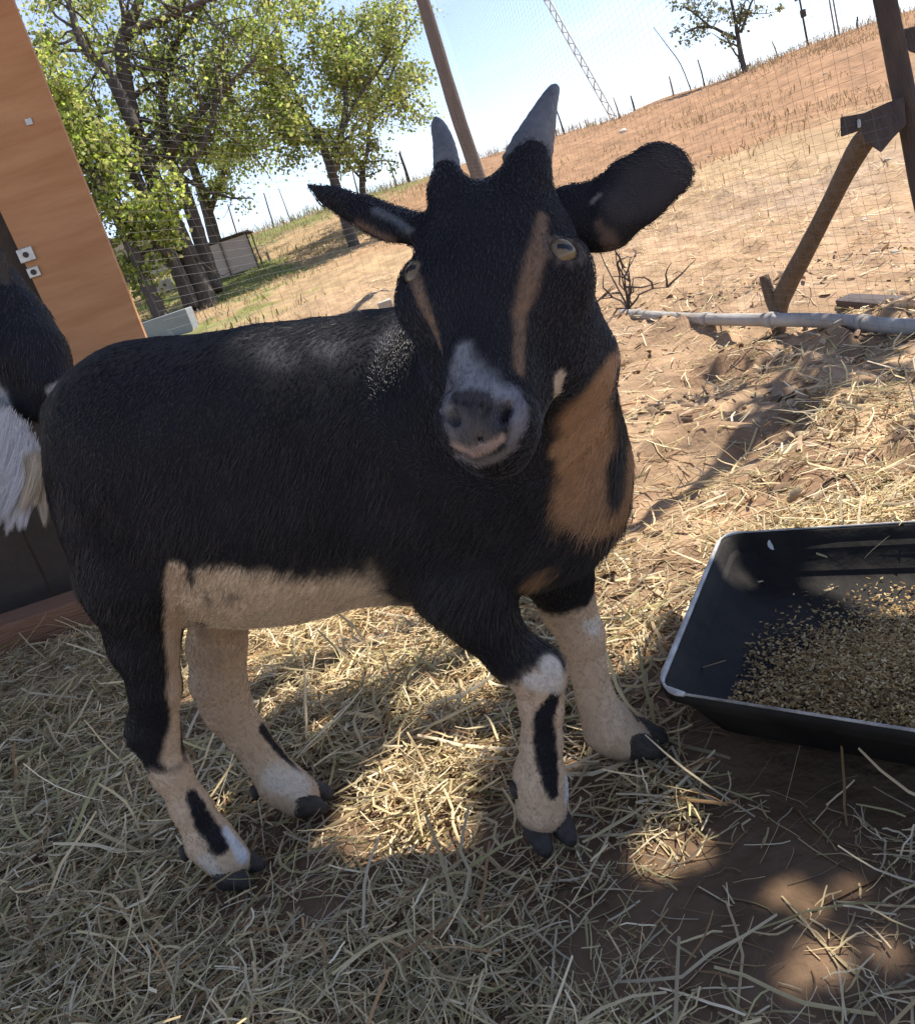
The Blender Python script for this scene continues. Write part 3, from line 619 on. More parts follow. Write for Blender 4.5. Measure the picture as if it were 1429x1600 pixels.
def roof_sheet(x0, x1, name_):
    xs = np.arange(x0, x1, h_); ys = np.arange(ry0, ry1, h_); X, Y = np.meshgrid(xs, ys, indexing='ij'); Z = RZ + .011 * np.sin(X * 2 * math.pi / .076) + .004 * fbm(np.stack([X, Y, 0 * X], -1), 2, 2)
    Vr = np.stack([X, Y, Z], -1).reshape(-1, 3); m = len(ys); I = (np.arange(len(xs) - 1)[:, None] * m + np.arange(m - 1)[None]).ravel(); Fr = np.stack([I, I + m, I + m + 1, I + 1], 1)
    c = Vr[Fr[:, 0]]; d = np.full(len(c), 9.)
    for hx0, hy0, hr0 in holes: d = np.minimum(d, np.hypot(c[:, 0] - hx0, (c[:, 1] - hy0) * .85) / hr0)
    w_ = fbm(c, 24, 3); keep = d + 1.0 * w_ > 1.0
    edge = c[:, 1] + .22 * fbm(c, 4, 3) + .05 * w_ < ry1 - .05 - .68 * sstep(.50, .78, c[:, 0]) - .85 * sstep(1.50, 2.0, c[:, 0])  # front edge cut back to place the sunlit ground
    keep &= (c[:, 0] > -.12 + .1 * fbm(c, 6, 2)) | (c[:, 1] > 1.75)
    keep &= edge & (c[:, 0] + .05 * fbm(c, 8, 2) < rx1 - .03)
    Fr = Fr[keep]; u = np.unique(Fr); mp_ = np.full(len(Vr), -1); mp_[u] = np.arange(len(u)); o = mesh_np(name_, Vr[u], mp_[Fr], M_unseen_roof, roof, smooth=True); return o
roof = empty('shelter_roof', (0, 0, RZ)); tag(roof, 'old rusty corrugated iron roof with holes over the goat pen', 'roof')  # out of view, placed and shaped to shade the goats
wd = (rx1 - rx0) / 6
for i in range(6): roof_sheet(rx0 + i * wd, rx0 + (i + 1) * wd + .03, 'roof_sheet').location = (0, 0, .004 * (i % 2))
mb = MB()
for yy, xa_, xb_ in ((2.20, rx0, 1.45), (1.25, -.08, 2.08)): MB().box(((xa_ + xb_) / 2, yy, RZ - .055), (xb_ - xa_, .045, .07)).build('rafter', M_darkwood, roof, bevel=.004)
# plywood board standing at the front of the shelter
bx0, bx1 = None, None
def on_y(x, y, Y): d = ray(x, y); return EYE + d * (Y / d[1])
BY = 2.40
pa = on_y(225, 520, BY); pb = on_y(20, 0, BY); pc = on_y(120, 585, BY); pd = on_y(0, 330, BY)
bxr = (pa[0] + pb[0]) / 2; bxl = (pc[0] + pd[0]) / 2
board = empty('plywood_board', (bxl, BY, 0)); tag(board, 'tall orange plywood board standing upright at the front of the shelter', 'board')
def quadprism(c, th):   # c: 4 xz corners at y=BY, thickness backwards
    v = [[x, BY, z] for x, z in c] + [[x, BY + th, z] for x, z in c]
    return MB().add(v, [[0, 1, 2, 3], [7, 6, 5, 4], [0, 4, 5, 1], [1, 5, 6, 2], [2, 6, 7, 3], [3, 7, 4, 0]])
def lin(a, b, z): return a[0] + (b[0] - a[0]) * (z - a[2]) / (b[2] - a[2])
quadprism([(lin(pc, pd, -.02), -.02), (lin(pa, pb, -.02), -.02), (lin(pa, pb, 2.42), 2.42), (lin(pc, pd, 2.42), 2.42)], .018).build('panel', M_ply, board, bevel=.0015)
for (x, y), sz in (((42, 398), .040), ((54, 425), .030)):
    q = on_y(x, y, BY); o = MB().box((q[0], BY - .004, q[2]), (sz, .006, sz * .85)).build('plate', M_steel, board, bevel=.002)
    v, f = tube([q + [0, -.010 - q[1] + BY, 0], q + [0, -q[1] + BY - .004, 0]], .007, 10); MB().add(v, f).build('screw', M_darkwood, board)
q = on_y(46, 190, BY); MB().box((q[0], BY - .002, q[2]), (.016, .004, .014)).build('screw', M_steel, board)
wallo = empty('shelter_wall', (-2.2, 2.44, 0)); tag(wallo, 'dark weathered board wall of the shelter behind the goats', 'wall')
for i in range(5):
    MB().box((-.93 - i * .42, 2.44 + .004 * (i % 2), 1.2), (.412, .022, 2.44), jit=.004).build('plank', M_board, wallo)
sillo = empty('sill_beam', (-1.7, 2.2, 0)); ga, gb = G(0, 1035), G(190, 972)
dv = (gb - ga) / np.linalg.norm(gb - ga); e0 = ga - dv * 1.4; e1 = gb + dv * .25; pv = np.array([-dv[1], dv[0], 0])
tag(sillo, 'reddish timber beam lying on the ground along the foot of the wall', 'beam')
v = [e0, e1, e1 + pv * .13, e0 + pv * .13]; v = [list(q - [0, 0, .01]) for q in v] + [list(q + [0, 0, .085]) for q in v]
MB().add(v, [[3, 2, 1, 0], [4, 5, 6, 7], [0, 1, 5, 4], [1, 2, 6, 5], [2, 3, 7, 6], [3, 0, 4, 7]]).build('timber', M_sill, sillo, bevel=.006)
for k, (x, y) in enumerate(((2.06, .95), (2.06, 1.27), (-1.02, 2.50))):
    v, f = tube([[x, y, -.2], [x + .01, y, .8], [x, y + .01, RZ - .09]], [.05, .045, .04], 10, .08); o = MB().add(v, f).build('roof_post', M_darkwood, None, smooth=True)
    tag(o, ['rough dark post carrying the near right corner of the shelter roof', 'rough dark post carrying the rafter end of the shelter roof', 'rough dark post hidden behind the weathered board wall'][k], 'post')
print('shelter', time.time() - T0)

# ------------------------------------------------------------------ fence: corner post, wire mesh, pipe, right post
M_wire = nmat('wire', base=(.16, .16, .17), rough=.6, metal=.2)
M_pipe = nmat('pipe', base=(.40, .39, .37), rough=.6, noise=(7, (.27, .235, .20), .2), bump=.2, bscale=40)
M_post = nmat('post_wood', base=(.13, .10, .085), rough=.9, noise=(16, (.22, .18, .15), .3), bump=.9, bscale=50, stretch=(4, 4, .8))
gc_ = lambda x, y: float(ground_z(np.array([x]), np.array([y]))[0])
FX0, FX1 = 1.02, 1.16; FYc, FYn = 7.2, 2.15
cpz = gc_(FX0, FYc)
def at_y(x, y, Y): return on_y(x, y, Y)
top = at_y(660, 0, FYc); bot = at_y(738, 250, FYc); dr = (bot - top) / (bot[2] - top[2])
pts = [top + dr * (z - top[2]) for z in (cpz - .3, .8, 1.5, 2.1, 2.7)]
pts = [p + np.array([.008 * math.sin(i * 2.1), 0, 0]) for i, p in enumerate(pts)]
v, f = tube(spline(pts, 16), [.062 - .0012 * i for i in range(16)], 12, .10)
cp = MB().add(v, f).build('corner_post', M_post, None, smooth=True); tag(cp, 'tall leaning wooden corner post of the wire fence rising between the horns of the goat', 'post')
rp_t = P(1383, 0, 2.15); rp_b = P(1432, 250, 2.25); dr = (rp_b - rp_t) / (rp_b[2] - rp_t[2])
pts = [rp_t + dr * (z - rp_t[2]) for z in (-.1, .3, .7, 1.2, 2.1)]; v, f = tube(spline(pts, 14), .027, 12, .12)
rpo = empty('gate_post', tuple(pts[0])); MB().add(v, f).build('post', M_darkwood, rpo, smooth=True); tag(rpo, 'dark wooden post at the right with a bracket and a leaning stick', 'post')
# bracket plate (outline read off the photo, built as a thick plate on the post)
def plate(px, zd, th, name, mat, parent):
    a = [P(x, y, zd) for x, y in px]; b = [P(x, y, zd + th) for x, y in px]; n = len(a)
    F_ = [list(range(n))[::-1], [n + i for i in range(n)]] + [[i, (i + 1) % n, n + (i + 1) % n, n + i] for i in range(n)]
    return MB().add(a + b, F_).build(name, mat, parent, bevel=.003)
plate([(1312, 183), (1350, 176), (1385, 160), (1412, 150), (1415, 195), (1395, 215), (1376, 238), (1352, 222), (1345, 203), (1313, 214)], 2.17, .035, 'bracket', M_darkwood, rpo)
plate([(1338, 186), (1344, 185), (1345, 199), (1339, 200)], 2.163, .006, 'bolt', M_steel, rpo)
plate([(1408, 45), (1440, 38), (1445, 88), (1420, 80), (1412, 70)], 2.17, .035, 'bracket', M_darkwood, rpo)
# forked stick leaning on the pipe
so = empty('forked_stick', tuple(G(1216, 520))); tag(so, 'forked bare stick leaning from the pipe up to the bracket', 'stick')
sp = spline([list(P(x, y, z)) + [r * z / FPX] for x, y, z, r in ((1218, 545, 3.02, 9), (1216, 500, 3.0, 12), (1222, 462, 2.95, 15), (1262, 385, 2.75, 14), (1305, 300, 2.5, 14), (1345, 225, 2.28, 17), (1378, 188, 2.18, 12))], 26)
v, f = tube(sp[:, :3], sp[:, 3], 12, .07); MB().add(v, f).build('branch', M_stick, so, smooth=True)
sp = spline([list(P(x, y, z)) + [r * z / FPX] for x, y, z, r in ((1214, 488, 2.98, 11), (1203, 462, 2.97, 9.5), (1193, 430, 2.96, 7.5))], 8)
v, f = tube(sp[:, :3], sp[:, 3], 10, .07); MB().add(v, f).build('fork', M_stick, so, smooth=True)
# pipe along the foot of the fence
po = empty('pipe', tuple(G(1215, 505))); tag(po, 'long pale plastic pipe lying on the ground along the wire fence', 'pipe')
pp = [(800, 483), (960, 497), (1080, 504), (1215, 511), (1330, 516), (1440, 522), (1500, 525)]
pg = [G(x, y, .03) for x, y in pp]; sp = spline(pg, 40)
for i in range(40): sp[i, 2] = .052 + .005 * math.sin(i * .35)
v, f = tube(sp, .022, 14); MB().add(v, f).build('tube', M_pipe, po, smooth=True)
for i in (8, 14, 19, 27, 33):
    v, f = tube([sp[i], sp[i] + (sp[i + 1] - sp[i]) * .45], .0265, 14); MB().add(v, f).build('coupling', M_pipe, po, smooth=True)
# wire mesh
def wire_mesh(a, b, z0, z1, sh, sv, r, parent, name='wire_mesh', sag=.03, seed=1):
    a = np.array(a, float); b = np.array(b, float); Ln = np.linalg.norm(b - a); mbv = []; mbf = []; n0 = 0; rr = np.random.default_rng(seed)
    def add(pts):
        nonlocal n0
        pts = np.array(pts); d = (pts[-1] - pts[0]); d /= np.linalg.norm(d); u = np.cross(d, [0.3, .7, .2]); u /= np.linalg.norm(u); w = np.cross(d, u); n = len(pts)
        ring = np.stack([pts + r * (math.cos(t) * u + math.sin(t) * w) for t in (0, 2.094, 4.189)], 1).reshape(-1, 3); mbv.append(ring)
        for i in range(n - 1):
            for k in range(3): mbf.append([n0 + i * 3 + k, n0 + i * 3 + (k + 1) % 3, n0 + (i + 1) * 3 + (k + 1) % 3, n0 + (i + 1) * 3 + k])
        n0 += 3 * n
    nrm = np.cross((b - a) / Ln, [0, 0, 1]); NS = 14
    def pt(s, z): bulge = .02 * math.sin(s * 2.3 + z * 3) ; q = a + (b - a) * (s / Ln); return q + nrm * bulge + np.array([0, 0, z - sag * math.sin(math.pi * ((s % 2.4) / 2.4)) * (z - z0) / (z1 - z0)])
    z = z0
    while z < z1: add([pt(s, z + .002 * rr.normal()) for s in np.linspace(0, Ln, NS)]); z += sh
    s = 0
    while s < Ln: add([pt(s, zz) for zz in np.linspace(z0, z1, 5)]); s += sv
    return mesh_np(name, np.vstack(mbv), np.array(mbf), M_wire, parent)
f1 = empty('wire_fence', (FX0, FYc, 0)); tag(f1, 'fine wire mesh fence running along the pale pipe on the right', 'fence')
wire_mesh([FX0, FYc, 0], [FX1 + .03, FYn - .1, 0], .02, 2.3, .024, .06, .00040, f1)
f2 = empty('wire_fence', (-.64, 2.46, 0)); tag(f2, 'fine wire mesh fence from the plywood board to the corner post before the trees', 'fence')
wire_mesh([bxr + .02, 2.46, 0], [FX0, FYc, 0], .02, 2.3, .026, .10, .00042, f2, seed=4)
# pale brace crossing the right fence run
def onfence(x, y, x0=1.05): d = ray(x, y); return EYE + d * (x0 / d[0])
bt, bb = onfence(848, -12), onfence(958, 183)
M_brace = nmat('brace', base=(.62, .62, .60), rough=.6, noise=(30, (.40, .38, .35), .3))
bo = empty('fence_brace', tuple(bb)); tag(bo, 'thin pale slanting lattice brace in the wire fence against the sky', 'brace')
dd = (bt - bb); sdv = np.array([0, .035, 0])
for s_ in (-1, 1): v, f = tube([bb + sdv * s_, bt + sdv * s_], .004, 6); MB().add(v, f).build('rail', M_brace, bo)
m_ = MB(); nn_ = 22
for i in range(nn_):
    v, f = tube([bb + dd * i / nn_ + sdv * (1 if i % 2 else -1), bb + dd * (i + 1) / nn_ + sdv * (-1 if i % 2 else 1)], .0028, 5); m_.add(v, f)
m_.build('lacing', M_brace, bo)
print('fence', time.time() - T0)

# ------------------------------------------------------------------ trees
M_bark = nmat('bark', base=(.050, .042, .036), rough=.95, noise=(14, (.11, .092, .078), .25), bump=1.0, bscale=22, stretch=(2, 2, .6))
M_leaf = nmat('leaf', attr=True, rough=.5, spec=.3, trans=.6)
def limb(m, rows, depth, seg=10, rnd=.10, n=None):
    dz = depth if callable(depth) else (lambda i: depth)
    A_ = [list(P(x, y, dz(i) if not o else o[0])) + [.84 * r * dz(i) / FPX] for i, (x, y, r, *o) in enumerate(rows)]
    sp = spline(A_, n or 5 * len(rows)); v, f = tube(sp[:, :3], np.maximum(sp[:, 3], .004), seg, rnd); m.add(v, f); return sp
def twigs(m, sp, r, nn, L, spread=.8, depth=2, start=.35, tips=None, up=.45):
    """random side twigs along a limb; tips collects leaf positions"""
    for _ in range(nn):
        i = int(len(sp) * (start + (1 - start) * r.random())); i = min(i, len(sp) - 1); b = sp[i, :3]; rad = max(sp[i, 3] * .45, .006)
        d = r.normal(0, 1, 3) * spread; d[2] += up; d /= np.linalg.norm(d); l = L * (.5 + .8 * r.random()); pts = [b]
        for k in range(4): d = d + r.normal(0, .28, 3); d /= np.linalg.norm(d); pts.append(pts[-1] + d * l / 4)
        q = np.hstack([np.array(pts), (rad * np.array([1, .8, .6, .42, .25]))[:, None]]); v, f = tube(q[:, :3], q[:, 3], 5); m.add(v, f)
        if tips is not None: tips += [pts[2], pts[3], pts[4]]
        if depth > 1: twigs(m, q, r, 3, L * .5, spread, depth - 1, .4, tips, up * .5)
def leaves(name, cen, rad, per, size, colr, parent, seed=1, keep=None, flat=.8, hang=.3):
    r = np.random.default_rng(seed); c = np.repeat(np.array(cen), per, 0); R_ = np.repeat(np.array(rad), per)[:, None]
    p = c + r.normal(0, .45, c.shape) * R_ * [1, 1, flat]
    if keep is not None: kp = keep(p); p = p[kp]; 
    n = len(p); a = r.normal(0, 1, (n, 3)); a[:, 2] -= hang; a /= np.linalg.norm(a, axis=1)[:, None]; b = np.cross(a, r.normal(0, 1, (n, 3))); b /= np.linalg.norm(b, axis=1)[:, None]
    L = (size * (.6 + .8 * r.random(n)))[:, None]; W = L * .38; nn = np.cross(a, b)
    Vl = np.stack([p, p + a * L * .5 + b * W + nn * L * .08, p + a * L, p + a * L * .5 - b * W + nn * L * .08], 1).reshape(-1, 3)
    Fl = np.arange(4 * n).reshape(-1, 4); ck = np.array(colr)[r.choice(len(colr), n)] * (.6 + .7 * r.random((n, 1))); o = mesh_np(name, Vl, Fl, M_leaf, parent, col=np.repeat(ck, 4, 0)); return o
LG = [(.40, .48, .09), (.27, .37, .07), (.50, .56, .16), (.17, .22, .06), (.44, .42, .16)]
r_ = np.random.default_rng(11)
def crown_centres(n, box, d0, d1, ok):
    out = []
    while len(out) < n:
        x = r_.uniform(box[0], box[1]); y = r_.uniform(box[2], box[3])
        if ok(x, y): out.append(P(x, y, r_.uniform(d0, d1)))
    return out
def pix(q): v = np.array(q) - EYE; z = v @ FW; return 714.5 + FPX * (v @ CX) / z, 800 - FPX * (v @ CY) / z
# big tree on the left: several stems from one base
t1 = empty('leafy_tree', tuple(P(320, 486, 11.4))); tag(t1, 'large many-stemmed green tree with dark trunks next to the plywood board', 'tree')
tips = []
D1 = 11.4
stems = [[(332, 500, 25), (318, 462, 21), (296, 405, 18), (272, 350, 17), (240, 280, 16), (212, 200, 14), (195, 120, 14), (192, 60, 12), (215, 10, 9), (230, -60, 7)],
         [(212, 205, 13), (188, 150, 12), (160, 100, 10), (128, 70, 8), (110, 10, 6), (90, -60, 4)],
         [(300, 482, 15), (285, 440, 14), (260, 390, 13), (235, 330, 13), (208, 270, 11), (170, 215, 9), (120, 165, 6)],
         [(338, 455, 15), (320, 400, 14), (305, 350, 13), (288, 300, 12), (262, 235, 10), (255, 150, 8), (275, 70, 6), (320, 0, 5)],
         [(196, 55, 10), (250, 30, 8), (300, 10, 6), (360, -20, 5)], [(262, 240, 8), (300, 190, 6), (350, 140, 5), (400, 90, 3)],
         [(240, 300, 8), (300, 250, 6), (330, 190, 5), (340, 120, 4)]]
for i, st in enumerate(stems):
    m = MB(); sp = limb(m, st, D1 + (.0 if i < 1 else r_.uniform(-.25, .35)), 12 if i < 4 else 8); m.build('trunk' if i == 0 else 'stem', M_bark, t1, smooth=True)
    m = MB(); twigs(m, sp, r_, 16, 1.0, depth=2, start=.45, tips=tips); m.build('twigs', M_bark, t1)['kind'] = 'stuff'
low1 = lambda x, y: y < np.interp(x, [-200, 60, 130, 200, 300, 380, 450], [120, 190, 270, 285, 260, 275, 215])
cc1 = crown_centres(270, (-260, 440, -420, 290), 11.1, 14.4, low1) + tips[::4]
def keep1(p): x, y = pix2(p); return y < np.interp(x, [-200, 60, 130, 200, 300, 380, 470], [140, 190, 270, 285, 250, 275, 220])
def zc2(p): return (p - EYE) @ FW
def pix2(p): v = p - EYE; z = v @ FW; return 714.5 + FPX * (v @ CX) / z, 800 - FPX * (v @ CY) / z
leaves('crown', cc1, r_.uniform(.16, .38, len(cc1)), 100, .056, LG, t1, seed=2, keep=lambda p: keep1(p) & ((zc2(p) > 11.6) | (rng.random(len(p)) < .10)))
# slender tree just left of it and thin trees to the right
def tree(name, label, base, D, stems, box, n, ok, rr, per, size, cols, tw=10, twL=.7, seed=3, grp=None, start=.5, thin=False):
    t = empty(name, tuple(P(base[0], base[1], D))); tag(t, label, 'tree', grp); tp = []
    for i, st in enumerate(stems):
        m = MB(); sp = limb(m, st, D + (0 if i == 0 else r_.uniform(-.15, .15)), 8); m.build('trunk' if i == 0 else 'branch', M_bark, t, smooth=True)
        m = MB(); twigs(m, sp, r_, tw, twL, depth=2, start=start, tips=tp); m.build('twigs', M_bark, t)['kind'] = 'stuff'
    cs = (crown_centres(n, box, D - .2, D + 1.6, ok) if n else []) + tp[::3]
    leaves('crown', cs, r_.uniform(*rr, len(cs)), per, size, cols, t, seed=seed); return t
tree('slim_tree', 'slim tree with a narrow forked trunk closest to the plywood board edge', (262, 500), 10.6, [[(268, 512, 15), (248, 488, 14), (228, 440, 13), (205, 385, 12), (182, 335, 11), (158, 290, 10), (125, 235, 8), (90, 180, 5)], [(186, 342, 9), (215, 352, 9), (245, 380, 9), (262, 398, 8)], [(160, 290, 7), (150, 230, 6), (130, 170, 4)]],
     (-60, 180, 40, 235), 20, lambda x, y: y < 235 and x < 170, (.15, .28), 90, .06, LG, seed=5)
tree('back_tree', 'dark trunked tree standing directly behind the big many-stemmed tree', (355, 425), 14.5, [[(352, 432, 12), (343, 400, 12), (328, 345, 11), (312, 290, 9), (292, 230, 8), (270, 160, 6)], [(325, 340, 6), (345, 280, 5), (370, 220, 4), (400, 160, 3)]],
     (230, 480, 40, 270), 40, lambda x, y: y < 275, (.18, .36), 60, .056, LG, seed=6)
tree('slender_tree', 'slender pale green tree with one leaning trunk behind the pointed ear of the goat', (556, 395), 12.6, [[(560, 398, 14), (550, 375, 11), (536, 330, 10), (520, 275, 9), (505, 230, 8), (480, 190, 6), (450, 120, 5), (430, 40, 4)], [(520, 275, 7), (533, 210, 6), (540, 150, 5), (525, 80, 4)], [(503, 225, 5), (460, 215, 4), (420, 205, 3)], [(533, 212, 4), (555, 160, 3), (590, 110, 3), (620, 60, 2)]],
     (400, 600, -250, 215), 105, lambda x, y: y < np.interp(x, [400, 480, 560, 620], [215, 215, 200, 120]), (.16, .34), 70, .054, LG + [(.24, .27, .08)], seed=7)
tree('sapling', 'thin double-stemmed sapling right of the slender tree with a sparse crown', (570, 345), 14.2, [[(575, 352, 7), (572, 330, 7), (566, 295, 6), (565, 262, 6), (548, 235, 5), (525, 200, 4)], [(566, 268, 5), (574, 235, 4), (578, 190, 4), (600, 140, 3), (622, 90, 2.5), (640, 40, 2)], [(578, 190, 3), (610, 165, 2.5), (640, 150, 2)]],
     (540, 655, -60, 150), 34, lambda x, y: x + .25 * y < 672, (.12, .26), 40, .05, LG + [(.24, .27, .08)], tw=12, seed=8, start=.35)
tree('ridge_tree', 'small sparse half-bare tree alone on the ridge against the sky', (1166, 126), 19.5, [[(1168, 130, 6), (1163, 110, 5.5), (1157, 85, 5), (1152, 55, 4), (1146, 20, 3), (1135, -30, 2)], [(1150, 60, 3.5), (1132, 52, 3), (1112, 42, 2.5), (1090, 42, 2), (1072, 50, 1.5)], [(1157, 50, 3), (1166, 25, 2.5), (1175, 0, 2), (1190, -20, 2)], [(1112, 44, 2), (1090, 25, 1.6), (1070, 10, 1.2)]],
     (1060, 1100, 0, 40), 5, lambda x, y: True, (.06, .16), 9, .07, [(.15, .16, .06), (.20, .19, .09)], tw=8, twL=.7, seed=9, start=.3)
# unseen tree at the right, placed to dapple the ground beyond the trough
st_ = empty('shade_tree', (3.6, 3.0, 0)); tag(st_, 'low branching shade tree beside the fence to the right of the trough', 'tree')
m = MB(); v, f = tube(spline([[3.6, 3.0, -.1], [3.55, 3.0, .9], [3.4, 2.95, 1.8], [3.1, 2.9, 2.4], [2.6, 2.8, 2.75], [2.1, 2.7, 2.85]], 20), np.linspace(.09, .02, 20), 10, .1); m.add(v, f); m.build('trunk', M_bark, st_, smooth=True)
cs_ = []; m = MB()
for k in range(15):
    c_ = np.array([r_.uniform(1.75, 3.3), r_.uniform(2.25, 3.5), r_.uniform(2.55, 3.0)]); cs_.append(c_); a0 = np.array([3.3 - .08 * k, 2.9, 2.2 + .04 * k]); v, f = tube(spline([a0, (a0 + c_) / 2 + [0, 0, .12], c_], 6), np.linspace(.014, .004, 6), 5); m.add(v, f)
m.build('twigs', M_bark, st_)['kind'] = 'stuff'
leaves('crown', cs_, r_.uniform(.10, .24, len(cs_)), 60, .07, LG, st_, seed=12, flat=.4)
print('trees', time.time() - T0)

# ------------------------------------------------------------------ things on the slope and on the ridge
def hit(x, y, y0=3.0, y1=40):
    d = ray(x, y); ts = np.arange(y0, y1, .02) / d[1]; q = EYE + ts[:, None] * d; gz_ = ground_z(q[:, 0], q[:, 1]); k = np.argmax(q[:, 2] < gz_)
    return q[k] if q[k, 2] < gz_[k] else None
def ridge(x):
    """ground point on the skyline above photo column x"""
    best = None
    for yy in range(20, 420, 3):
        q = hit(x, yy, 6, 30)
        if q is not None: return q
stakes = [(640, 236, 5, 'dark'), (560, 262, 3, 'pale'), (620, 250, 2.5, 'pale'), (870, 186, 3, 'pale'), (882, 172, 3, 'dark'), (968, 150, 2.5, 'pale'), (992, 148, 3, 'dark'), (1052, 118, 3, 'pale'), (1100, 92, 2.5, 'dark'), (1215, 62, 2.5, 'pale'), (1340, 28, 3, 'dark'), (428, 300, 2.5, 'dark'), (372, 318, 2.5, 'dark'), (455, 292, 2, 'pale')]
M_stakep = nmat('stake_pale', base=(.36, .31, .26), rough=.9, noise=(30, (.2, .17, .14), .3))
words = {0: 'thick dark stake on the ridge beside the left horn', 1: 'pale stake on the skyline behind the tip of the left ear', 2: 'thin pale stake just left of the thick dark stake', 3: 'pale stake on the ridge right of the tall horn', 4: 'dark short stake close to the tall horn', 5: 'pale stake at the foot of the lattice brace', 6: 'dark stake right of the lattice brace on the ridge', 7: 'pale stake on the ridge left of the sparse tree', 8: 'dark stake a step left of the sparse ridge tree', 9: 'pale stake on the ridge between sparse tree and utility pole', 10: 'dark stake on the ridge next to the bracket post', 11: 'dark stake in the grass on the skyline below the slender tree', 12: 'dark stake on the skyline above the pen frame', 13: 'short pale stake on the grassy skyline left of the ear'}
for i, (x, yt, r, c) in enumerate(stakes):
    b = ridge(x)
    if b is None: continue
    d = zc(b); px_, py_ = pix(b); hgt = max((py_ - yt) * d / FPX, .25) * .95; ln = r_.normal(0, .04, 2)
    v, f = tube([b - [0, 0, .2], b + [ln[0] * .5, 0, hgt * .5], b + [ln[0], ln[1], hgt]], [r * .5 * d / FPX, r * .5 * d / FPX, r * .4 * d / FPX], 6, .1)
    o = MB().add(v, f).build('fence_stake', M_darkwood if c == 'dark' else M_stakep, None, smooth=True); tag(o, words[i], 'stake', 'stakes along the ridge')
# utility pole with transformer
b = ridge(1262); d = zc(b); u = d / FPX; po2 = empty('utility_pole', tuple(b)); tag(po2, 'utility pole with crossbar and transformer box far off on the ridge', 'utility pole')
v, f = tube([b - [0, 0, .3], b + [0, 0, 74 * u]], [2.0 * u, 1.5 * u], 8); MB().add(v, f).build('pole', M_darkwood, po2)
MB().box(b + [0, 0, 68 * u], (16 * u, 2 * u, 2 * u)).build('crossbar', M_darkwood, po2); MB().box(b + [1.5 * u, 0, 47 * u], (8 * u, 5 * u, 11 * u)).build('transformer', M_darkwood, po2, bevel=.01)
for s_ in (-6, 6): v, f = tube([b + [s_ * u, 0, 69 * u], b + [s_ * u, 0, 72 * u]], .8 * u, 6); MB().add(v, f).build('insulator', M_stakep, po2)
b = ridge(1308); d = zc(b); u = d / FPX; po3 = empty('twin_poles', tuple(b)); tag(po3, 'pair of tall thin pale poles standing close together on the ridge', 'poles')
for s_ in (-3.2, 3.2): v, f = tube([b + [s_ * u, 0, -.2], b + [s_ * u * .9, 0, 90 * u]], [1.5 * u, 1.2 * u], 7); MB().add(v, f).build('pole', M_stakep, po3)
MB().box(b + [0, 0, 60 * u], (6.4 * u, 1.2 * u, 1.2 * u)).build('rung', M_stakep, po3)
# long thin dead stem on the ridge
b = ridge(1080); u = zc(b) / FPX; v, f = tube(spline([b - [0, 0, .1], b + [-8 * u, 0, 40 * u], b + [-22 * u, 0, 72 * u], b + [-34 * u, .1, 104 * u]], 10), np.linspace(1.1, .5, 10) * u, 6)
o = MB().add(v, f).build('dead_sapling', M_post, None); tag(o, 'long thin leaning dead stem on the ridge left of the sparse tree', 'stem')
# stones
M_stone = nmat('stone', base=(.52, .47, .40), rough=.9, noise=(12, (.34, .29, .24), .3), bump=.8, bscale=30)
def stone(q, s, label, mat, flat=.6, seed=1, name='stone'):
    r = np.random.default_rng(seed); import bmesh
    bm = bmesh.new(); bmesh.ops.create_icosphere(bm, subdivisions=3, radius=1)
    for v in bm.verts:
        p = np.array(v.co); k = 1 + .35 * float(fbm(p[None] + seed * 7, 1.1, 3)[0]); v.co = Vector((p[0] * s * k, p[1] * s * k * .8, p[2] * s * k * flat))
    me = bpy.data.meshes.new(name); bm.to_mesh(me); bm.free(); me.materials.append(mat); me.polygons.foreach_set('use_smooth', [True] * len(me.polygons)); o = link(name, me); o.location = Vector(q) + Vector((0, 0, s * flat * .3)); tag(o, label, 'stone', 'loose stones on the slope'); return o
stone_px = [(973, 206, 6, 'single white stone high on the bank right of the tall horn', (.75, .72, .68)), (1288, 116, 3, 'tiny pale stone near the top of the bank below the utility pole', None), (1398, 395, 7, 'pale stone at the right below the bracket', None), (1350, 345, 6, 'flat grey stone on the sand left of the right post', None), (1108, 245, 3, 'small stone on the bank above the right ear', None), (1385, 250, 5, 'small stone beside the dark right post', None)]
for i, (x, y, r, lb, cl) in enumerate(stone_px):
    q = hit(x, y)
    if q is not None: stone(q, r * zc(q) / FPX, lb, nmat('stone_white', base=cl, rough=.8) if cl else M_stone, seed=i + 1)
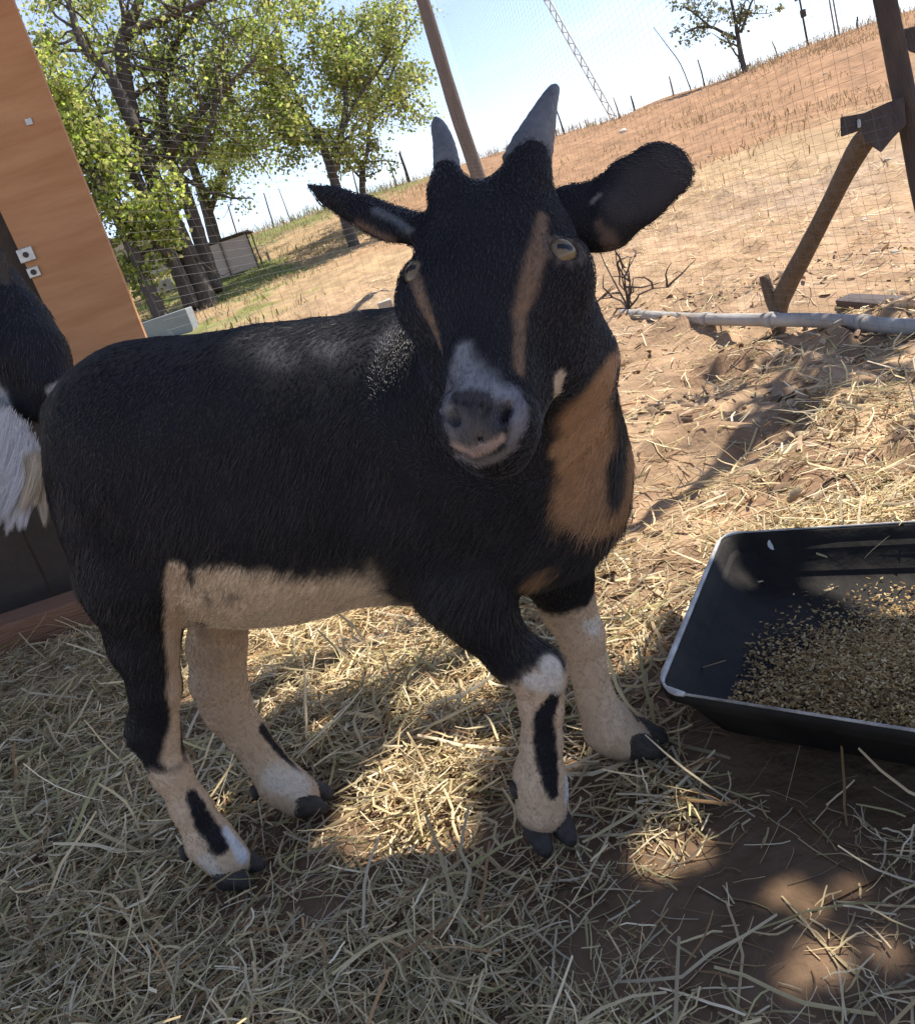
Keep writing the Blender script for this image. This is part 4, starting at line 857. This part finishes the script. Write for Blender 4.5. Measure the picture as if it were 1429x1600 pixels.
# dark strip for the shadowy streak at the right, dead twig bush, stump, grey slab, pen and junk on the left
q0, q1 = hit(1325, 480, 2.2), hit(1470, 470, 2.2)
M_grey = nmat('grey_board', base=(.06, .052, .055), rough=.95, noise=(9, (.12, .095, .09), .3), bump=.8, bscale=30)
dvec = (q1 - q0); dvec[2] = 0; L_ = np.linalg.norm(dvec); dvec /= L_; ang = math.atan2(dvec[1], dvec[0])
o = MB().box((q0 + q1) / 2 + [0, 0, .0], (L_ * 1.1, .07, .035), R=[[math.cos(ang), -math.sin(ang), 0], [math.sin(ang), math.cos(ang), 0], [0, 0, 1]], jit=.02).build('old_plank', M_grey, None, bevel=.01); tag(o, 'dark weathered plank half sunk in the sand beyond the pipe', 'plank')  # dark strip in place of a shadow, not a real plank
def bush(name, label, base, D, n, L, seed, cat='bush', mat=M_darkwood):
    r = np.random.default_rng(seed); b = np.array(base); m = MB()
    for _ in range(n):
        d = np.array([r.normal(0, .5), r.normal(0, .5), 1.0]); d /= np.linalg.norm(d); pts = [b]; l = L * (.5 + .6 * r.random())
        for k in range(4): d = d + r.normal(0, .25, 3); d /= np.linalg.norm(d); pts.append(pts[-1] + d * l / 4)
        q = np.hstack([np.array(pts), (.0045 * np.array([1, .85, .7, .5, .3]) * D / 4)[:, None]]); v, f = tube(q[:, :3], q[:, 3], 5); m.add(v, f); twigs(m, q, r, 3, L * .45, depth=1)
    o = m.build(name, mat, None); tag(o, label, cat); return o
qb = hit(982, 482, 3.5, 9); bush('dead_bush', 'small bare dead bush beside the pipe right of the cheek of the goat', qb if qb is not None else G(982, 482), 5, 7, .34, 3)
q = hit(642, 492, 5, 14); q = q if q is not None else P(642, 492, 8)
v, f = tube([q - [0, 0, .1], q + [.0, 0, .1], q + [.03, 0, .22]], [.035, .03, .024], 8, .1); o = MB().add(v, f).build('stump', M_stick, None, smooth=True); tag(o, 'short bare stump on the sand just above the back of the goat', 'stump')
q = hit(610, 500, 5, 14); q = q if q is not None else P(610, 500, 8)
o = MB().box(q + [0, 0, .06], (.09, .09, .13), jit=.01).build('stone_block', M_stone, None, bevel=.008); tag(o, 'small square stone block beside the short stump', 'block')
M_slab = nmat('slab', base=(.27, .29, .31), rough=.7, noise=(8, (.20, .21, .22), .3))
q = P(262, 508, 9.2); zz = gc_(q[0], q[1]); hh = q[2] - zz
o = MB().box((q[0] + .02, q[1], zz + (q[2] - zz) * .5 + .03), (.50, .35, max(.12, (q[2] - zz)) + .14), jit=.02).build('grey_slab', M_slab, None, bevel=.01); tag(o, 'pale grey concrete slab at the foot of the trees just above the rump of the goat', 'slab')
# pen frame covered with pale sheet
q = hit(405, 420, 8, 20); u = zc(q) / FPX; pn = empty('small_pen', tuple(q)); tag(pn, 'small pale pen with a thin frame and flat top behind the trees', 'pen'); M_sheet = nmat('sheet', base=(.42, .35, .32), rough=.9, noise=(5, (.52, .46, .42), .3))
for dx, dy in ((0, 0), (-44, 0), (-90, 0), (0, 60), (-90, 60)): v, f = tube([q + [dx * u, dy * u, -.1], q + [dx * u, dy * u, 58 * u]], 1.2 * u, 6); MB().add(v, f).build('pen_post', M_darkwood, pn)
MB().box(q + [-46 * u, 30 * u, 59 * u], (100 * u, 66 * u, 2 * u)).build('pen_roof', M_grey, pn)
MB().box(q + [-22 * u, 2 * u, 30 * u], (42 * u, 1 * u, 50 * u)).build('sheet', M_sheet, pn); MB().box(q + [-67 * u, 2 * u, 30 * u], (44 * u, 1 * u, 50 * u)).build('sheet', M_sheet, pn)
# clutter: crates, drum and planks near the pen and a far low house
jl = [(352, 418, 14, 12, 'dark crate standing at the left foot of the small pen', M_darkwood, 'crate'), (372, 420, 9, 10, 'pale bucket-sized block in front of the small pen', M_sheet, 'block'), (390, 418, 7, 8, 'small grey block at the right front of the small pen', M_grey, 'block'), (425, 408, 4, 14, 'short pale post right of the small pen', M_stakep, 'post')]
for x, y, w, h, lb, mt, nm in jl:
    q = hit(x, y, 8, 20); u = zc(q) / FPX; o = MB().box(q + [0, -.3, h * u / 2], (w * u, w * u, h * u), jit=.01).build(nm, mt, None, bevel=.01); tag(o, lb, nm)
q = ridge(240)
hs = P(225, 455, 17.5); hz0 = gc_(hs[0], hs[1]); u = 17.5 / FPX; ho = empty('farm_shed', (hs[0], hs[1], hz0)); tag(ho, 'low weathered farm shed behind the tree trunks at the left', 'shed'); hs = np.array([hs[0], hs[1], hz0])
MB().box(hs + [0, 40 * u, 32 * u], (150 * u, 80 * u, 66 * u)).build('wall', M_sheet, ho); MB().box(hs + [0, 40 * u, 68 * u], (165 * u, 96 * u, 5 * u)).build('roof', M_grey, ho)
for dx, w, h in ((-48, 20, 26), (20, 24, 24)): MB().box(hs + [dx * u, -.5 * u, 36 * u], (w * u, 1.5 * u, h * u)).build('window', M_darkwood, ho)
MB().box(hs + [-14 * u, -.6 * u, 22 * u], (18 * u, 1.5 * u, 44 * u)).build('door', M_grey, ho)
for i, (x, y, w, h, lb, mt, nm) in enumerate([(262, 470, 30, 18, 'low brown junk pile crate between the slim trunk and the big trunk', M_sheet, 'crate'), (228, 462, 16, 22, 'pale drum beside the edge of the plywood board', M_slab, 'drum')]):
    q = P(x, y, 14.5); z0 = gc_(q[0], q[1]); u = 14.5 / FPX; o = MB().box((q[0], q[1], z0 + h * u / 2), (w * u, w * u, h * u), jit=.03).build(nm, mt, None, bevel=.02); tag(o, lb, nm)
print('ridge', time.time() - T0)

# ------------------------------------------------------------------ feed trough
M_rubber = nmat('trough_rubber', base=(.0110, .0100, .0095), rough=.7, spec=.14, noise=(11, (.028, .025, .022), .16), bump=.25, bscale=50)
M_rim = nmat('trough_rim', base=(.62, .60, .57), rough=.45, spec=.5, noise=(30, (.25, .24, .23), .2))  # pale colour stands in for the sunlit edge of the rim
tr = empty('feed_trough', tuple(G(1250, 1050))); tag(tr, 'black rubber feed trough with a pale worn rim and feed inside', 'trough')
TH = .085; A = G(1030, 1080, TH); B = G(1130, 836, TH); Cc = G(1429, 818, TH); Dd = G(1429, 1143, TH)
ux = (Dd - A) / np.linalg.norm(Dd - A); vx = (Cc - B) / np.linalg.norm(Cc - B); Lt = .66
cor = [A, B, B + vx * Lt, A + ux * (Lt + .06)]
def rrect(c, r, n=7):
    out = []; m = len(c)
    for i in range(m):
        p0, p1, p2 = c[i - 1], c[i], c[(i + 1) % m]; a = p0 - p1; b = p2 - p1; a = a / np.linalg.norm(a); b = b / np.linalg.norm(b)
        for t in np.linspace(0, 1, n): out.append((1 - t) ** 2 * (p1 + a * r) + 2 * t * (1 - t) * p1 + t * t * (p1 + b * r))
    return np.array(out)
def inset(loop, k, z): c = loop.mean(0); q = c + (loop - c) * k; q = q.copy(); q[:, 2] = z; return q
L0 = rrect(cor, .034); nL = len(L0)
z0 = .014
lay_ = [inset(L0, .78, z0), inset(L0, .88, .025), inset(L0, .975, TH - .014), inset(L0, 1.012, TH - .010), inset(L0, 1.016, TH - .001), inset(L0, 1.005, TH + .002), inset(L0, .985, TH - .001), inset(L0, .965, TH - .02), inset(L0, .885, .035), inset(L0, .80, .022), inset(L0, .40, .020)]
Vt = np.vstack(lay_); Ft = []
for i in range(len(lay_) - 1):
    for j in range(nL): Ft.append([i * nL + j, i * nL + (j + 1) % nL, (i + 1) * nL + (j + 1) % nL, (i + 1) * nL + j])
Ft.append([j for j in range(nL)][::-1]); Ft.append([(len(lay_) - 1) * nL + j for j in range(nL)])
MB().add(Vt, Ft).build('tub', M_rubber, tr, smooth=True)
rim = inset(L0, 1.006, TH + .002); rim = np.vstack([rim, rim[:1]]); v, f = tube(rim, .0026 + .0012 * np.sin(np.arange(len(rim)) * 1.3), 8, .1); MB().add(v, f).build('rim', M_rim, tr, smooth=True)
q = G(1206, 851, .066); v, f = tube([q, q + [.0, -.006, .003]], .0085, 14); MB().add(v, f).build('washer', M_steel, tr, smooth=False)
# crumbly feed: heap of small bits
nf = 24000; c_ = L0.mean(0); fcen = G(1395, 1082, .03); fx = fcen + np.array([.0, 0, 0]); a_ = rng.normal(0, 1, (nf, 2)); pos = np.stack([fcen[0] + .02 + a_[:, 0] * .095, fcen[1] + a_[:, 1] * .085, 0 * a_[:, 0]], 1)
hgt = .034 * np.exp(-((pos[:, 0] - fcen[0]) ** 2 + (pos[:, 1] - fcen[1]) ** 2) / .012); k1 = np.array([(np.cross(L0[(j + 1) % nL][:2] - L0[j][:2], pos[:, :2] - L0[j][:2])) for j in range(nL)]) if False else None
cen2 = L0.mean(0)[:2]; ins = []
for p in pos[:, :2]:
    q = cen2 + (p - cen2) / .84; ok_ = True; sg = 0
    for j in range(0, nL):
        a2 = L0[j][:2]; b2 = L0[(j + 1) % nL][:2]; cr_ = (b2[0] - a2[0]) * (q[1] - a2[1]) - (b2[1] - a2[1]) * (q[0] - a2[0])
        if abs(cr_) > 1e-9:
            if sg == 0: sg = 1 if cr_ > 0 else -1
            elif (cr_ > 0) != (sg > 0): ok_ = False; break
    ins.append(ok_)
ins = np.array(ins); pos = pos[ins]; hgt = hgt[ins]; nf = len(pos)
fp = np.array([[.50, .33, .14], [.40, .26, .11], [.58, .41, .19], [.28, .18, .08], [.62, .48, .27]])
o = blades('feed', pos[:, 0], pos[:, 1], .023 + hgt * .8 + .006 * rng.random(nf), rng.uniform(0, 6.28, nf), rng.uniform(-.2, .5, nf), rng.uniform(.002, .0065, nf), rng.uniform(.0015, .0035, nf), rng.uniform(.1, .5, nf), fp[rng.choice(5, nf)] * (.7 + .6 * rng.random((nf, 1))), M_litter, seg=2, seed=4)
gx_, gy_ = np.meshgrid(np.linspace(-1, 1, 24), np.linspace(-1, 1, 24)); hv = np.stack([fcen[0] + .035 + gx_ * .085, fcen[1] + .03 + gy_ * .085, .013 + .030 * np.exp(-((gx_ * .085) ** 2 + (gy_ * .085) ** 2) / .006)], -1)
M_mash = nmat('feed_mash', base=(.24, .15, .075), rough=.95, noise=(90, (.12, .07, .035), .25), bump=1, bscale=160)
I_ = np.arange(23)[:, None] * 24 + np.arange(23)[None]; I_ = I_.ravel(); hv = hv.reshape(-1, 3); hv[:, 2] += .004 * fbm(hv, 60, 2)
mesh_np('feed_mash', hv, np.stack([I_, I_ + 24, I_ + 25, I_ + 1], 1)[:, ::-1], M_mash, tr, smooth=True)
print('trough', time.time() - T0)

print('all', time.time() - T0)
